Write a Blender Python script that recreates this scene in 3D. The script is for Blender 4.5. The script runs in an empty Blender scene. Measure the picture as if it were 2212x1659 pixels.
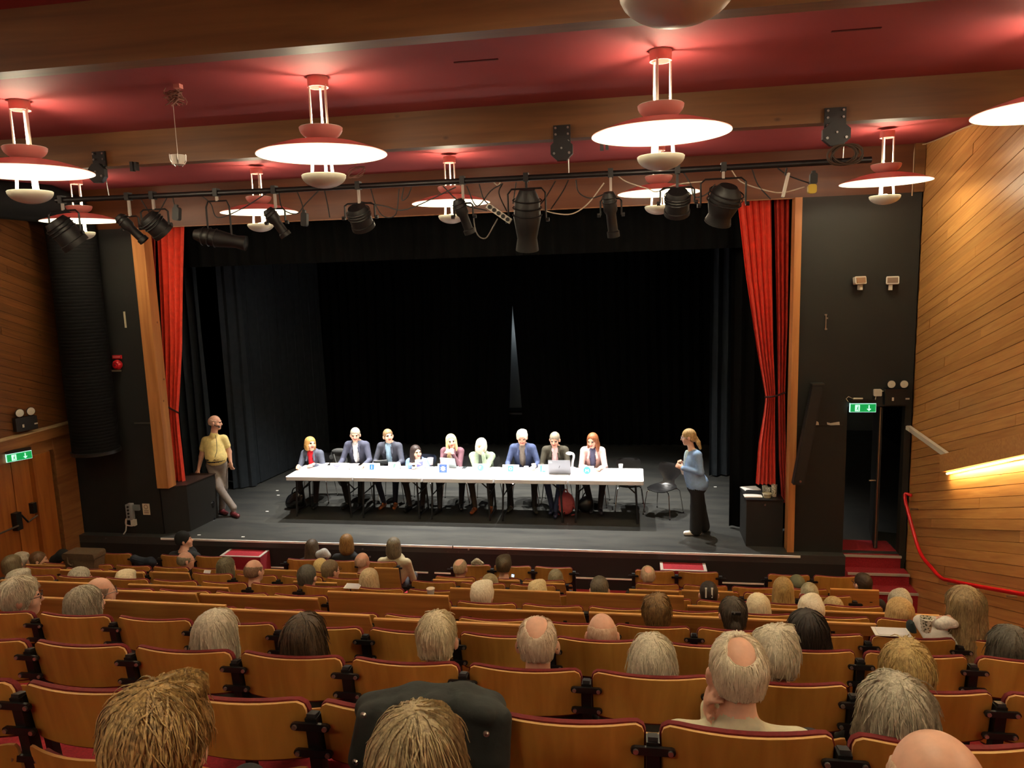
import bpy, math, random
import numpy as np
from mathutils import Vector, Matrix, kdtree

random.seed(7)
rng = np.random.default_rng(7)
scene = bpy.context.scene
COL = scene.collection

# ------------------------------------------------------------------ camera
IMG_W, IMG_H, FPX = 2212, 1659, 1596.0
YAW, PITCH, ROLL = math.radians(9.31), math.radians(8.30), math.radians(-1.81)
EYE = np.array([0.0, 0.0, 3.94])          # stage floor is z = 0, +y runs towards the stage
_f = np.array([-math.sin(YAW) * math.cos(PITCH), math.cos(YAW) * math.cos(PITCH), -math.sin(PITCH)])
_r0 = np.array([math.cos(YAW), math.sin(YAW), 0.0])
_u0 = np.cross(_r0, _f)
_r = _r0 * math.cos(ROLL) + _u0 * math.sin(ROLL)
_u = _u0 * math.cos(ROLL) - _r0 * math.sin(ROLL)
cam = bpy.data.cameras.new('camera')
cam.sensor_width = 36.0
cam.lens = FPX / IMG_W * 36.0
cam.clip_end = 100
cam_ob = bpy.data.objects.new('camera', cam)
COL.objects.link(cam_ob)
cam_ob.matrix_world = Matrix(((_r[0], _u[0], -_f[0], EYE[0]), (_r[1], _u[1], -_f[1], EYE[1]),
                              (_r[2], _u[2], -_f[2], EYE[2]), (0, 0, 0, 1)))
scene.camera = cam_ob

# ------------------------------------------------------------------ world, exposure
world = bpy.data.worlds.new('world')
scene.world = world
world.use_nodes = True
world.node_tree.nodes['Background'].inputs[0].default_value = (0.02, 0.018, 0.016, 1)
world.node_tree.nodes['Background'].inputs[1].default_value = 0.0
scene.view_settings.view_transform = 'Standard'
scene.view_settings.look = 'None'
scene.view_settings.exposure = 0.0
scene.view_settings.gamma = 1.0
scene.view_settings.use_curve_mapping = False
scene.cycles.use_denoising = True
scene.cycles.use_adaptive_sampling = True
scene.cycles.adaptive_threshold = 0.025
scene.cycles.max_bounces = 5
scene.cycles.diffuse_bounces = 3
scene.cycles.glossy_bounces = 3
scene.cycles.transmission_bounces = 4
scene.cycles.sample_clamp_indirect = 12.0
scene.cycles.caustics_reflective = False
scene.cycles.caustics_refractive = False

# light levels (the lamps themselves are built with their fittings further down)
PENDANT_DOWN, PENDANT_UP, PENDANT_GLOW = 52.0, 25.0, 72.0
PENDANT_COL = (1.0, 0.84, 0.60)
LEDGE_W = 26.0


def lamp(name, kind, loc, energy, color, target=None, **kw):
    d = bpy.data.lights.new(name, kind)
    d.energy = energy
    d.color = color
    for k_, v_ in kw.items():
        setattr(d, k_, v_)
    o = bpy.data.objects.new(name, d)
    COL.objects.link(o)
    o.location = loc
    if target is not None:
        o.rotation_euler = (Vector(target) - Vector(loc)).to_track_quat('-Z', 'Y').to_euler()
    return o


# stage lanterns on the batten above the table, hidden behind the black border
STAGE_COL = (1.0, 0.95, 0.86)
for _i, (_x, _w) in enumerate(((-5.1, 1300), (-3.7, 1300), (-2.3, 1300), (-0.9, 1300), (0.55, 1000))):
    lamp('stage_lantern_beam', 'SPOT', (_x, 12.3, 4.95), _w, STAGE_COL, (_x * 0.98 - 0.04, 12.1, 0.6),
         spot_size=math.radians(80), spot_blend=1.0, shadow_soft_size=0.05)
for _x in (-4.4, -1.6):
    lamp('front_lantern_beam', 'SPOT', (_x, 11.2, 4.85), 700, STAGE_COL, (_x, 12.3, 0.8),
         spot_size=math.radians(74), spot_blend=0.7, shadow_soft_size=0.06)
lamp('backstage_fill', 'POINT', (-2.7, 18.2, 2.6), 5, (0.9, 0.97, 1.0), shadow_soft_size=0.1)  # unseen fill added to brighten the grey wall behind the curtain slit


# pixel -> world point on a plane the thing is known to touch
def ray(x, y):
    return _f + _r * ((x - IMG_W / 2) / FPX) - _u * ((y - IMG_H / 2) / FPX)


def at_y(x, y, Y):
    a = ray(x, y)
    return EYE + a * (Y / a[1])


def at_z(x, y, z):
    a = ray(x, y)
    return EYE + a * ((z - EYE[2]) / a[2])


def at_x(x, y, X):
    a = ray(x, y)
    return EYE + a * (X / a[0])


# ------------------------------------------------------------------ materials
def lin(c):
    return tuple(((v / 255) / 12.92 if v / 255 <= 0.04045 else ((v / 255 + 0.055) / 1.055) ** 2.4) for v in c) + (1.0,)


MATS = {}


def _new(name):
    m = bpy.data.materials.new(name)
    m.use_nodes = True
    nt = m.node_tree
    return m, nt, nt.nodes['Principled BSDF']


def plain(name, rgb, rough=0.6, metal=0.0, var=0.0, scale=12.0, emit=None, spec=0.5, bump=0.0, stretch=(1, 1, 1), sheen=0.0, dark=0.6):
    if name in MATS:
        return MATS[name]
    m, nt, b = _new(name)
    b.inputs['Roughness'].default_value = rough
    b.inputs['Metallic'].default_value = metal
    b.inputs['Specular IOR Level'].default_value = spec
    if sheen:
        b.inputs['Sheen Weight'].default_value = sheen
    c = lin(rgb)
    b.inputs['Base Color'].default_value = c
    if var or bump:
        tc = nt.nodes.new('ShaderNodeTexCoord')
        mp = nt.nodes.new('ShaderNodeMapping')
        mp.inputs['Scale'].default_value = stretch
        nz = nt.nodes.new('ShaderNodeTexNoise')
        nz.inputs['Scale'].default_value = scale
        nz.inputs['Detail'].default_value = 4
        nt.links.new(tc.outputs['Object'], mp.inputs[0])
        nt.links.new(mp.outputs[0], nz.inputs['Vector'])
        if var:
            rp = nt.nodes.new('ShaderNodeValToRGB')
            rp.color_ramp.elements[0].position = 0.3
            rp.color_ramp.elements[1].position = 0.7
            lo = tuple(v * (1 - var * dark) for v in c[:3]) + (1,)
            hi = tuple(min(1, v * (1 + var)) for v in c[:3]) + (1,)
            rp.color_ramp.elements[0].color = lo
            rp.color_ramp.elements[1].color = hi
            nt.links.new(nz.outputs['Fac'], rp.inputs[0])
            nt.links.new(rp.outputs[0], b.inputs['Base Color'])
        if bump:
            bp = nt.nodes.new('ShaderNodeBump')
            bp.inputs['Strength'].default_value = bump
            bp.inputs['Distance'].default_value = 0.01
            nt.links.new(nz.outputs['Fac'], bp.inputs['Height'])
            nt.links.new(bp.outputs[0], b.inputs['Normal'])
    if emit:
        b.inputs['Emission Color'].default_value = lin(emit[0])
        b.inputs['Emission Strength'].default_value = emit[1]
    MATS[name] = m
    return m


def wood(name, rgb, rgb2, rough=0.45, grain=(1, 18, 18), scale=1.6, knots=True, rnd=0.35):
    """grain runs along local x; per-object tone from Object Info random"""
    if name in MATS:
        return MATS[name]
    m, nt, b = _new(name)
    b.inputs['Roughness'].default_value = rough
    tc = nt.nodes.new('ShaderNodeTexCoord')
    oi = nt.nodes.new('ShaderNodeObjectInfo')
    ofs = nt.nodes.new('ShaderNodeVectorMath')
    ofs.operation = 'MULTIPLY_ADD'
    ofs.inputs[1].default_value = (1, 1, 1)
    sc3 = nt.nodes.new('ShaderNodeVectorMath')
    sc3.operation = 'SCALE'
    sc3.inputs[0].default_value = (37, 11, 23)
    nt.links.new(oi.outputs['Random'], sc3.inputs['Scale'])
    nt.links.new(tc.outputs['Object'], ofs.inputs[0])
    nt.links.new(sc3.outputs[0], ofs.inputs[2])
    mp = nt.nodes.new('ShaderNodeMapping')
    mp.inputs['Scale'].default_value = grain
    nt.links.new(ofs.outputs[0], mp.inputs[0])
    nz = nt.nodes.new('ShaderNodeTexNoise')
    nz.inputs['Scale'].default_value = scale
    nz.inputs['Detail'].default_value = 6
    nz.inputs['Distortion'].default_value = 0.6
    nt.links.new(mp.outputs[0], nz.inputs['Vector'])
    rp = nt.nodes.new('ShaderNodeValToRGB')
    rp.color_ramp.elements[0].position = 0.32
    rp.color_ramp.elements[1].position = 0.68
    rp.color_ramp.elements[0].color = lin(rgb2)
    rp.color_ramp.elements[1].color = lin(rgb)
    nt.links.new(nz.outputs['Fac'], rp.inputs[0])
    out = rp.outputs[0]
    if knots:
        vo = nt.nodes.new('ShaderNodeTexVoronoi')
        vo.inputs['Scale'].default_value = 3.2
        mp2 = nt.nodes.new('ShaderNodeMapping')
        mp2.inputs['Scale'].default_value = (0.55, 1.0, 1.0)
        nt.links.new(ofs.outputs[0], mp2.inputs[0])
        nt.links.new(mp2.outputs[0], vo.inputs['Vector'])
        kr = nt.nodes.new('ShaderNodeValToRGB')
        kr.color_ramp.elements[0].position = 0.03
        kr.color_ramp.elements[1].position = 0.075
        kr.color_ramp.elements[0].color = (0.32, 0.24, 0.2, 1)
        kr.color_ramp.elements[1].color = (1, 1, 1, 1)
        nt.links.new(vo.outputs['Distance'], kr.inputs[0])
        mx = nt.nodes.new('ShaderNodeMix')
        mx.data_type = 'RGBA'
        mx.blend_type = 'MULTIPLY'
        mx.inputs[0].default_value = 1.0
        nt.links.new(out, mx.inputs[6])
        nt.links.new(kr.outputs[0], mx.inputs[7])
        out = mx.outputs[2]
    if rnd:
        hs = nt.nodes.new('ShaderNodeHueSaturation')
        mr = nt.nodes.new('ShaderNodeMapRange')
        mr.inputs['To Min'].default_value = 1 - rnd
        mr.inputs['To Max'].default_value = 1 + rnd * 0.5
        nt.links.new(oi.outputs['Random'], mr.inputs[0])
        nt.links.new(mr.outputs[0], hs.inputs['Value'])
        nt.links.new(out, hs.inputs['Color'])
        out = hs.outputs[0]
    nt.links.new(out, b.inputs['Base Color'])
    MATS[name] = m
    return m


def hairmat(name, rgb, rgb2, near=False):
    if name in MATS:
        return MATS[name]
    m, nt, b = _new(name)
    b.inputs['Roughness'].default_value = 0.55
    tc = nt.nodes.new('ShaderNodeTexCoord')
    mp = nt.nodes.new('ShaderNodeMapping')
    mp.inputs['Scale'].default_value = (60, 60, 9)
    nz = nt.nodes.new('ShaderNodeTexNoise')
    nz.inputs['Scale'].default_value = 1.6
    nz.inputs['Detail'].default_value = 5
    nz.inputs['Distortion'].default_value = 1.2
    nt.links.new(tc.outputs['Object'], mp.inputs[0])
    nt.links.new(mp.outputs[0], nz.inputs['Vector'])
    rp = nt.nodes.new('ShaderNodeValToRGB')
    rp.color_ramp.elements[0].position = 0.34
    rp.color_ramp.elements[1].position = 0.66
    rp.color_ramp.elements[0].color = lin(rgb2)
    rp.color_ramp.elements[1].color = lin(rgb)
    nt.links.new(nz.outputs['Fac'], rp.inputs[0])
    nt.links.new(rp.outputs[0], b.inputs['Base Color'])
    bp = nt.nodes.new('ShaderNodeBump')
    bp.inputs['Strength'].default_value = 0.35
    bp.inputs['Distance'].default_value = 0.006
    nt.links.new(nz.outputs['Fac'], bp.inputs['Height'])
    nt.links.new(bp.outputs[0], b.inputs['Normal'])
    MATS[name] = m
    return m


# ------------------------------------------------------------------ mesh helpers
def link(o, parent=None):
    COL.objects.link(o)
    if parent is not None:
        o.parent = parent
    return o


def tag(o, label=None, cat=None, group=None, kind=None):
    if label:
        o['label'] = label
    if cat:
        o['category'] = cat
    if group:
        o['group'] = group
    if kind:
        o['kind'] = kind
    return o


def thing(name, label, cat, loc=(0, 0, 0), rz=0.0, group=None):
    o = bpy.data.objects.new(name, None)
    o.empty_display_size = 0.1
    COL.objects.link(o)
    o.location = loc
    o.rotation_euler = (0, 0, rz)
    return tag(o, label, cat, group)


def frame_from(d):
    d = np.asarray(d, float)
    d = d / np.linalg.norm(d)
    a = np.array([0, 0, 1.0]) if abs(d[2]) < 0.9 else np.array([1.0, 0, 0])
    u = np.cross(a, d)
    u /= np.linalg.norm(u)
    return u, np.cross(d, u), d


class MB:
    def __init__(self):
        self.v, self.f, self.mi = [], [], []

    def add(self, vs, fs, mi=0):
        n = len(self.v)
        self.v += [tuple(map(float, p)) for p in vs]
        self.f += [tuple(i + n for i in q) for q in fs]
        self.mi += [mi] * len(fs)
        return self

    def box(self, c, s, rz=0.0, mi=0, rx=0.0, ry=0.0):
        R_ = Matrix.Rotation(rz, 3, 'Z') @ Matrix.Rotation(ry, 3, 'Y') @ Matrix.Rotation(rx, 3, 'X')
        vs = []
        for dx in (-.5, .5):
            for dy in (-.5, .5):
                for dz in (-.5, .5):
                    q = R_ @ Vector((dx * s[0], dy * s[1], dz * s[2]))
                    vs.append((q.x + c[0], q.y + c[1], q.z + c[2]))
        return self.add(vs, [(0, 1, 3, 2), (4, 6, 7, 5), (0, 4, 5, 1), (2, 3, 7, 6), (0, 2, 6, 4), (1, 5, 7, 3)], mi)

    def rbox(self, c, s, r, rz=0.0, rx=0.0, ry=0.0, mi=0, n=3):
        """box with corners rounded in plan (local xz face), extruded along local y"""
        w, h = s[0] / 2, s[2] / 2
        pts = []
        for cx, cz, a0 in ((w - r, h - r, 0), (-w + r, h - r, 90), (-w + r, -h + r, 180), (w - r, -h + r, 270)):
            for i in range(n + 1):
                a = math.radians(a0 + 90 * i / n)
                pts.append((cx + r * math.cos(a), cz + r * math.sin(a)))
        R_ = Matrix.Rotation(rz, 3, 'Z') @ Matrix.Rotation(ry, 3, 'Y') @ Matrix.Rotation(rx, 3, 'X')
        vs = []
        for y in (-s[1] / 2, s[1] / 2):
            for px, pz in pts:
                q = R_ @ Vector((px, y, pz))
                vs.append((q.x + c[0], q.y + c[1], q.z + c[2]))
        m = len(pts)
        fs = [tuple(range(m)), tuple(range(2 * m - 1, m - 1, -1))]
        fs += [(i, i + m, (i + 1) % m + m, (i + 1) % m) for i in range(m)]
        return self.add(vs, fs, mi)

    def cyl(self, a, b, r0, r1=None, n=12, caps=True, mi=0):
        r1 = r0 if r1 is None else r1
        a, b = np.asarray(a, float), np.asarray(b, float)
        u, v, d = frame_from(b - a)
        vs = []
        for p, r in ((a, r0), (b, r1)):
            for i in range(n):
                t = 2 * math.pi * i / n
                vs.append(p + r * (math.cos(t) * u + math.sin(t) * v))
        fs = [(i, (i + 1) % n, n + (i + 1) % n, n + i) for i in range(n)]
        if caps:
            fs += [tuple(range(n - 1, -1, -1)), tuple(range(n, 2 * n))]
        return self.add(vs, fs, mi)

    def tube(self, pts, r, n=6, mi=0, closed=False):
        pts = [np.asarray(p, float) for p in pts]
        vs, fs = [], []
        m = len(pts)
        rs = r if hasattr(r, '__len__') else [r] * m
        up = None
        for i, p in enumerate(pts):
            d = pts[min(i + 1, m - 1)] - pts[max(i - 1, 0)]
            d = d / (np.linalg.norm(d) + 1e-9)
            if up is None:
                u, v, _ = frame_from(d)
            else:
                u = up - d * np.dot(up, d)
                u /= np.linalg.norm(u) + 1e-9
                v = np.cross(d, u)
            up = u
            for k_ in range(n):
                t = 2 * math.pi * k_ / n
                vs.append(p + rs[i] * (math.cos(t) * u + math.sin(t) * v))
        for i in range(m - 1):
            for k_ in range(n):
                a, b = i * n + k_, i * n + (k_ + 1) % n
                fs.append((a, b, b + n, a + n))
        fs += [tuple(range(n - 1, -1, -1)), tuple(range((m - 1) * n, m * n))]
        return self.add(vs, fs, mi)

    def lathe(self, prof, c=(0, 0, 0), n=24, mi=0, axis=None):
        """prof: list of (r, z)"""
        if axis is None:
            u, v, d = np.array([1., 0, 0]), np.array([0, 1., 0]), np.array([0, 0, 1.])
        else:
            u, v, d = frame_from(axis)
        c = np.asarray(c, float)
        vs, fs = [], []
        for r, z in prof:
            for i in range(n):
                t = 2 * math.pi * i / n
                vs.append(c + d * z + r * (math.cos(t) * u + math.sin(t) * v))
        for j in range(len(prof) - 1):
            for i in range(n):
                a, b = j * n + i, j * n + (i + 1) % n
                fs.append((a, b, b + n, a + n))
        return self.add(vs, fs, mi)

    def ell(self, c, r, n=12, m=8, mi=0):
        prof = [(max(1e-4, math.sin(math.pi * j / m)), -math.cos(math.pi * j / m)) for j in range(m + 1)]
        vs, fs = [], []
        for rr, z in prof:
            for i in range(n):
                t = 2 * math.pi * i / n
                vs.append((c[0] + r[0] * rr * math.cos(t), c[1] + r[1] * rr * math.sin(t), c[2] + r[2] * z))
        for j in range(m):
            for i in range(n):
                a, b = j * n + i, j * n + (i + 1) % n
                fs.append((a, b, b + n, a + n))
        return self.add(vs, fs, mi)

    def prism(self, poly, ext, mi=0):
        """poly: 3d points of a planar polygon, ext: extrusion vector"""
        poly = [np.asarray(p, float) for p in poly]
        m = len(poly)
        vs = poly + [p + np.asarray(ext, float) for p in poly]
        fs = [tuple(range(m)), tuple(range(2 * m - 1, m - 1, -1))]
        fs += [(i, i + m, (i + 1) % m + m, (i + 1) % m) for i in range(m)]
        return self.add(vs, fs, mi)

    def mesh(self, name, mats, smooth=False):
        me = bpy.data.meshes.new(name)
        me.from_pydata(self.v, [], self.f)
        for m_ in (mats if isinstance(mats, (list, tuple)) else [mats]):
            me.materials.append(m_)
        if any(self.mi):
            me.polygons.foreach_set('material_index', self.mi)
        import bmesh as _bm
        b_ = _bm.new()
        b_.from_mesh(me)
        _bm.ops.recalc_face_normals(b_, faces=b_.faces)
        b_.to_mesh(me)
        b_.free()
        if smooth:
            me.shade_smooth()
            try:
                me.set_sharp_from_angle(angle=math.radians(38))
            except Exception:
                pass
        me.update()
        return me

    def build(self, name, mats, parent=None, smooth=False, loc=None):
        o = bpy.data.objects.new(name, self.mesh(name, mats, smooth))
        if loc is not None:
            o.location = loc
        return link(o, parent)


def copy_tree(o, parent=None):
    c = o.copy()
    COL.objects.link(c)
    c.parent = parent
    for ch in list(o.children):
        copy_tree(ch, c)
    return c


def struct(o):
    o['kind'] = 'structure'
    return o


def arc_pts(pts, k=6):
    """Catmull-Rom through control points"""
    P = [np.asarray(q, float) for q in pts]
    P = [2 * P[0] - P[1]] + P + [2 * P[-1] - P[-2]]
    out = []
    for i in range(1, len(P) - 2):
        for j in range(k):
            t = j / k
            a, b, c, d = P[i - 1], P[i], P[i + 1], P[i + 2]
            out.append(0.5 * ((2 * b) + (c - a) * t + (2 * a - 5 * b + 4 * c - d) * t * t + (3 * b - a - 3 * c + d) * t ** 3))
    out.append(P[-2])
    return out


ORD = ['first', 'second', 'third', 'fourth', 'fifth', 'sixth', 'seventh', 'eighth', 'ninth', 'tenth', 'eleventh',
       'twelfth', 'thirteenth', 'fourteenth', 'fifteenth', 'sixteenth', 'seventeenth', 'eighteenth', 'nineteenth',
       'twentieth', 'twenty-first', 'twenty-second', 'twenty-third', 'twenty-fourth']


# ------------------------------------------------------------------ the room
XL, XR, YP, ZC = -8.95, 3.68, 10.40, 5.44
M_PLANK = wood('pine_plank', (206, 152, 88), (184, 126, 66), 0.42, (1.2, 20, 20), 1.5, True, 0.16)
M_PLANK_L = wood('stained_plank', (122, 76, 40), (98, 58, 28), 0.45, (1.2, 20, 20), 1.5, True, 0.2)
M_BEAM = wood('glulam_beam', (122, 80, 40), (96, 60, 28), 0.5, (0.5, 9, 9), 1.3, True, 0.12)
M_HEADER = wood('header_ply', (104, 56, 24), (86, 44, 17), 0.5, (0.4, 8, 8), 1.2, False, 0.1)
M_POST = wood('post_pine', (206, 142, 84), (172, 108, 58), 0.5, (9, 9, 0.6), 1.3, True, 0.1)
M_DOOR = wood('door_veneer', (176, 104, 44), (146, 80, 30), 0.4, (10, 10, 0.8), 1.3, False, 0.1)
M_TRIM = wood('trim_pine', (160, 108, 60), (128, 80, 42), 0.5, (10, 1, 10), 1.3, False, 0.15)
M_CEIL = plain('red_ceiling_paint', (144, 54, 57), 0.7, var=0.06, scale=3)
M_CARPET = plain('red_carpet', (140, 22, 34), 0.95, var=0.3, scale=60, bump=0.3)
M_BLACK = plain('black_paint', (26, 25, 23), 0.7, var=0.25, scale=3)
M_BLACKGREEN = plain('black_panel_paint', (27, 27, 23), 0.6, var=0.2, scale=2)
M_VELVET = plain('black_molton', (9, 10, 11), 0.95, var=0.2, scale=8, spec=0.1)
M_LEG = plain('charcoal_molton', (40, 46, 52), 0.95, var=0.2, scale=8, spec=0.2)
M_REDCURT = plain('red_curtain_cloth', (228, 66, 42), 0.85, var=0.15, scale=14, sheen=0.1)
M_WHITE = plain('white_strip_paint', (246, 244, 238), 0.5)
M_NOSING = plain('grey_nosing', (170, 160, 150), 0.5)
M_STEEL = plain('brushed_steel', (180, 180, 178), 0.3, 1.0)
M_BLKMETAL = plain('black_metal', (20, 20, 21), 0.42, 0.0, var=0.15, scale=20)
M_CREAM = plain('cream_plastic', (205, 200, 186), 0.5)

# ceiling, back wall and audience walls
o = MB().box(((XL + XR) / 2, 3.2, ZC + 0.08), (XR - XL + 0.6, 14.6, 0.16)).build('ceiling', M_CEIL)
struct(o)
o = MB().box(((XL + XR) / 2, -3.9, 2.6), (XR - XL + 0.6, 0.2, 5.9)).build('wall_back', M_PLANK_L)
struct(o)
wall_right = struct(MB().box((XR + 0.14, 3.3, 2.2), (0.2, 14.4, 6.6)).build('wall_right', M_PLANK))
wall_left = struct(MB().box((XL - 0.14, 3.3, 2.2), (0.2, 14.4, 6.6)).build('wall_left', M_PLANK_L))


def clip_poly(poly, lo, hi, ax):
    for sgn, lim in ((1, lo), (-1, hi)):
        out = []
        for i in range(len(poly)):
            a, b = poly[i], poly[(i + 1) % len(poly)]
            da, db = sgn * (a[ax] - lim), sgn * (b[ax] - lim)
            if da >= 0:
                out.append(a)
            if da * db < 0:
                t = da / (da - db)
                out.append((a[0] + t * (b[0] - a[0]), a[1] + t * (b[1] - a[1])))
        poly = out
        if len(poly) < 3:
            return []
    return poly


def plank_wall(parent, X, side, y0, y1, z0, z1, m_, seed, width=0.118):
    rr = random.Random(seed)
    th = math.atan(-0.337)
    ex, ez = np.array([0, math.cos(th), math.sin(th)]), np.array([0, -math.sin(th), math.cos(th)])
    ey = np.cross(ez, ex)
    i0 = int((z0 + 0.337 * y0) / width) - 2
    i1 = int((z1 + 0.337 * y1) / width) + 2
    for i in range(i0, i1 + 1):
        c0, c1 = i * width, (i + 1) * width - 0.005
        cuts = [y0]
        y = y0 + rr.uniform(0.5, 5.0)
        while y < y1 - 0.25:
            cuts.append(y)
            y += rr.uniform(2.8, 5.0)
        cuts.append(y1)
        for a, b in zip(cuts[:-1], cuts[1:]):
            a2, b2 = a + 0.0015, b - 0.0015
            poly = [(a2, c0 - 0.337 * a2), (b2, c0 - 0.337 * b2), (b2, c1 - 0.337 * b2), (a2, c1 - 0.337 * a2)]
            poly = clip_poly(poly, z0, z1, 1)
            if len(poly) < 3:
                continue
            ar = 0.5 * abs(sum(poly[j][0] * poly[(j + 1) % len(poly)][1] - poly[(j + 1) % len(poly)][0] * poly[j][1] for j in range(len(poly))))
            if ar < 0.004:
                continue
            org = np.array([X, poly[0][0], poly[0][1]])
            loc = [(np.dot(np.array([X, p_[0], p_[1]]) - org, ex), 0, np.dot(np.array([X, p_[0], p_[1]]) - org, ez)) for p_ in poly]
            dep = 0.034 + rr.uniform(-0.003, 0.004)
            mb = MB().prism(loc, (0, -side * np.sign(ey[0]) * dep, 0))
            # start from the wall face and stand proud towards the room
            ob = mb.build('plank', m_, parent)
            ob.matrix_world = Matrix(((ex[0], ey[0], ez[0], X + side * 0.004), (ex[1], ey[1], ez[1], org[1]), (ex[2], ey[2], ez[2], org[2]), (0, 0, 0, 1)))


plank_wall(wall_right, XR + 0.04, 1, 5.2, 10.38, -0.72, 5.43, M_PLANK, 3)
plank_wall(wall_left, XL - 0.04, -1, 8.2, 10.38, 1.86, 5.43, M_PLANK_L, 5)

# beams and stage header
for y, th_ in ((0.72, 0.13), (3.735, 0.125), (6.74, 0.15)):
    nm = 'ceiling_beam'
    b = MB().box(((XL + XR) / 2, y + th_ / 2, (5.124 + ZC) / 2), (XR - XL, th_, ZC - 5.124)).build('trim_%d' % (1 + int(y)), M_BEAM)
    struct(b)
struct(MB().box(((XL + XR) / 2, YP + 0.09, (4.84 + ZC) / 2), (XR - XL, 0.18, ZC - 4.84)).build('trim_20', M_HEADER))
# thin pale lip under the header
struct(MB().box(((-7.4 + 2.2) / 2, YP + 0.01, 4.834), (9.6, 0.03, 0.012)).build('trim_21', M_TRIM))
# corner upright on the right under the ceiling
struct(MB().box((XR - 0.06, YP - 0.03, 5.14), (0.12, 0.06, 0.6)).build('trim_22', M_BEAM))

# proscenium side walls
struct(MB().box(((XL - 7.47) / 2, YP + 0.06, 2.1), (-7.47 - XL, 0.12, 5.48)).build('wall_stage_left', M_BLACK))
mb = MB()
mb.box(((2.22 + 2.87) / 2, YP + 0.06, 2.1), (0.65, 0.12, 5.48))
mb.box(((2.87 + XR) / 2, YP + 0.06, (2.06 + 4.84) / 2), (XR - 2.87, 0.12, 4.84 - 2.06))
mb.box(((3.6 + XR) / 2, YP + 0.06, 0.7), (XR - 3.6, 0.12, 2.72))
struct(mb.build('wall_stage_right', M_BLACKGREEN))
# posts
p0, p1 = (-7.47, YP - 0.02), (-7.25, YP + 0.16)
struct(MB().box(((-7.47 - 7.27) / 2, YP + 0.05, (0.775 + 4.84) / 2), (0.20, 0.2, 4.84 - 0.775)).build('trim_30', M_POST))
struct(MB().box(((2.125 + 2.215) / 2, YP + 0.05, 4.84 / 2), (0.09, 0.2, 4.84)).build('trim_31', M_POST))

# stage floor, apron
def stage_floor_mat():
    m, nt, b = _new('stage_floor_paint')
    tc = nt.nodes.new('ShaderNodeTexCoord')
    mp = nt.nodes.new('ShaderNodeMapping')
    mp.inputs['Scale'].default_value = (0.35, 1.6, 1)
    nz = nt.nodes.new('ShaderNodeTexNoise')
    nz.inputs['Scale'].default_value = 2.2
    nz.inputs['Detail'].default_value = 9
    nz.inputs['Roughness'].default_value = 0.68
    rp = nt.nodes.new('ShaderNodeValToRGB')
    rp.color_ramp.elements[0].position = 0.35
    rp.color_ramp.elements[1].position = 0.72
    rp.color_ramp.elements[0].color = lin((52, 53, 53))
    rp.color_ramp.elements[1].color = lin((70, 70, 66))
    nt.links.new(tc.outputs['Object'], mp.inputs[0])
    nt.links.new(mp.outputs[0], nz.inputs['Vector'])
    nt.links.new(nz.outputs['Fac'], rp.inputs[0])
    # scuffs
    n2 = nt.nodes.new('ShaderNodeTexNoise')
    n2.inputs['Scale'].default_value = 26
    n2.inputs['Detail'].default_value = 3
    r2 = nt.nodes.new('ShaderNodeValToRGB')
    r2.color_ramp.elements[0].position = 0.70
    r2.color_ramp.elements[1].position = 0.76
    mx = nt.nodes.new('ShaderNodeMix')
    mx.data_type = 'RGBA'
    nt.links.new(tc.outputs['Object'], n2.inputs['Vector'])
    nt.links.new(n2.outputs['Fac'], r2.inputs[0])
    nt.links.new(r2.outputs[0], mx.inputs[0])
    nt.links.new(rp.outputs[0], mx.inputs[6])
    mx.inputs[7].default_value = lin((96, 96, 90))
    nt.links.new(mx.outputs[2], b.inputs['Base Color'])
    mr = nt.nodes.new('ShaderNodeMapRange')
    mr.inputs['To Min'].default_value = 0.24
    mr.inputs['To Max'].default_value = 0.5
    nt.links.new(nz.outputs['Fac'], mr.inputs[0])
    nt.links.new(mr.outputs[0], b.inputs['Roughness'])
    return m


struct(MB().box(((-11.1 + 2.87) / 2, 14.4, -0.06), (13.97, 8.3, 0.12)).box(((2.87 + 5.9) / 2, 14.48, -0.06), (3.03, 8.14, 0.12)).build('floor_stage', stage_floor_mat()))
apron = struct(MB().box(((XL + 2.87) / 2, 10.30, -0.37), (2.87 - XL, 0.10, 0.50)).build('wall_front', M_BLACK))
for a, b in ((-7.42, -2.66), (-2.64, 2.28)):
    MB().box(((a + b) / 2, 10.243, -0.02), (b - a, 0.014, 0.03)).build('edge_strip', M_WHITE, apron)
for a, b in ((-8.3, -5.2), (-5.1, -3.05), (-2.95, 0.2), (0.3, 2.2)):
    MB().box(((a + b) / 2, 10.243, -0.435), (b - a, 0.014, 0.02)).build('base_strip', M_WHITE, apron)
for px, py in ((1020 - 8, 1187), (783, 1186), (799, 1203)):
    q = at_y(px, py, 10.24)
    MB().cyl((q[0], 10.25, q[2]), (q[0], 10.238, q[2]), 0.014, n=8).build('bolt_head', M_STEEL, apron)

# stage shell
struct(MB().box((-2.6, 18.6, 2.6), (17, 0.1, 6.2)).build('wall_stage_back', plain('backstage_grey', (150, 156, 158), 0.8)))
struct(MB().box((-10.9, 14.5, 2.6), (0.1, 8.3, 6.2)).build('wall_wing_left', M_VELVET))
struct(MB().box((5.8, 14.5, 2.6), (0.1, 8.3, 6.2)).build('wall_wing_right', M_VELVET))
struct(MB().box((-2.6, 14.5, 5.75), (17, 8.3, 0.1)).build('ceiling_stage', M_VELVET))

# tiers
ROW_Y = [2.12 + 0.895 * k for k in range(-2, 9)]
ROW_T = {-2: 3.25, -1: 2.90, 0: 2.565, 1: 2.215, 2: 1.90, 3: 1.55, 4: 1.25, 5: 0.935, 6: 0.63, 7: 0.305, 8: 0.10}
BACK_H = 0.86


def row_y(k):
    return 2.12 + 0.895 * k


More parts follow.
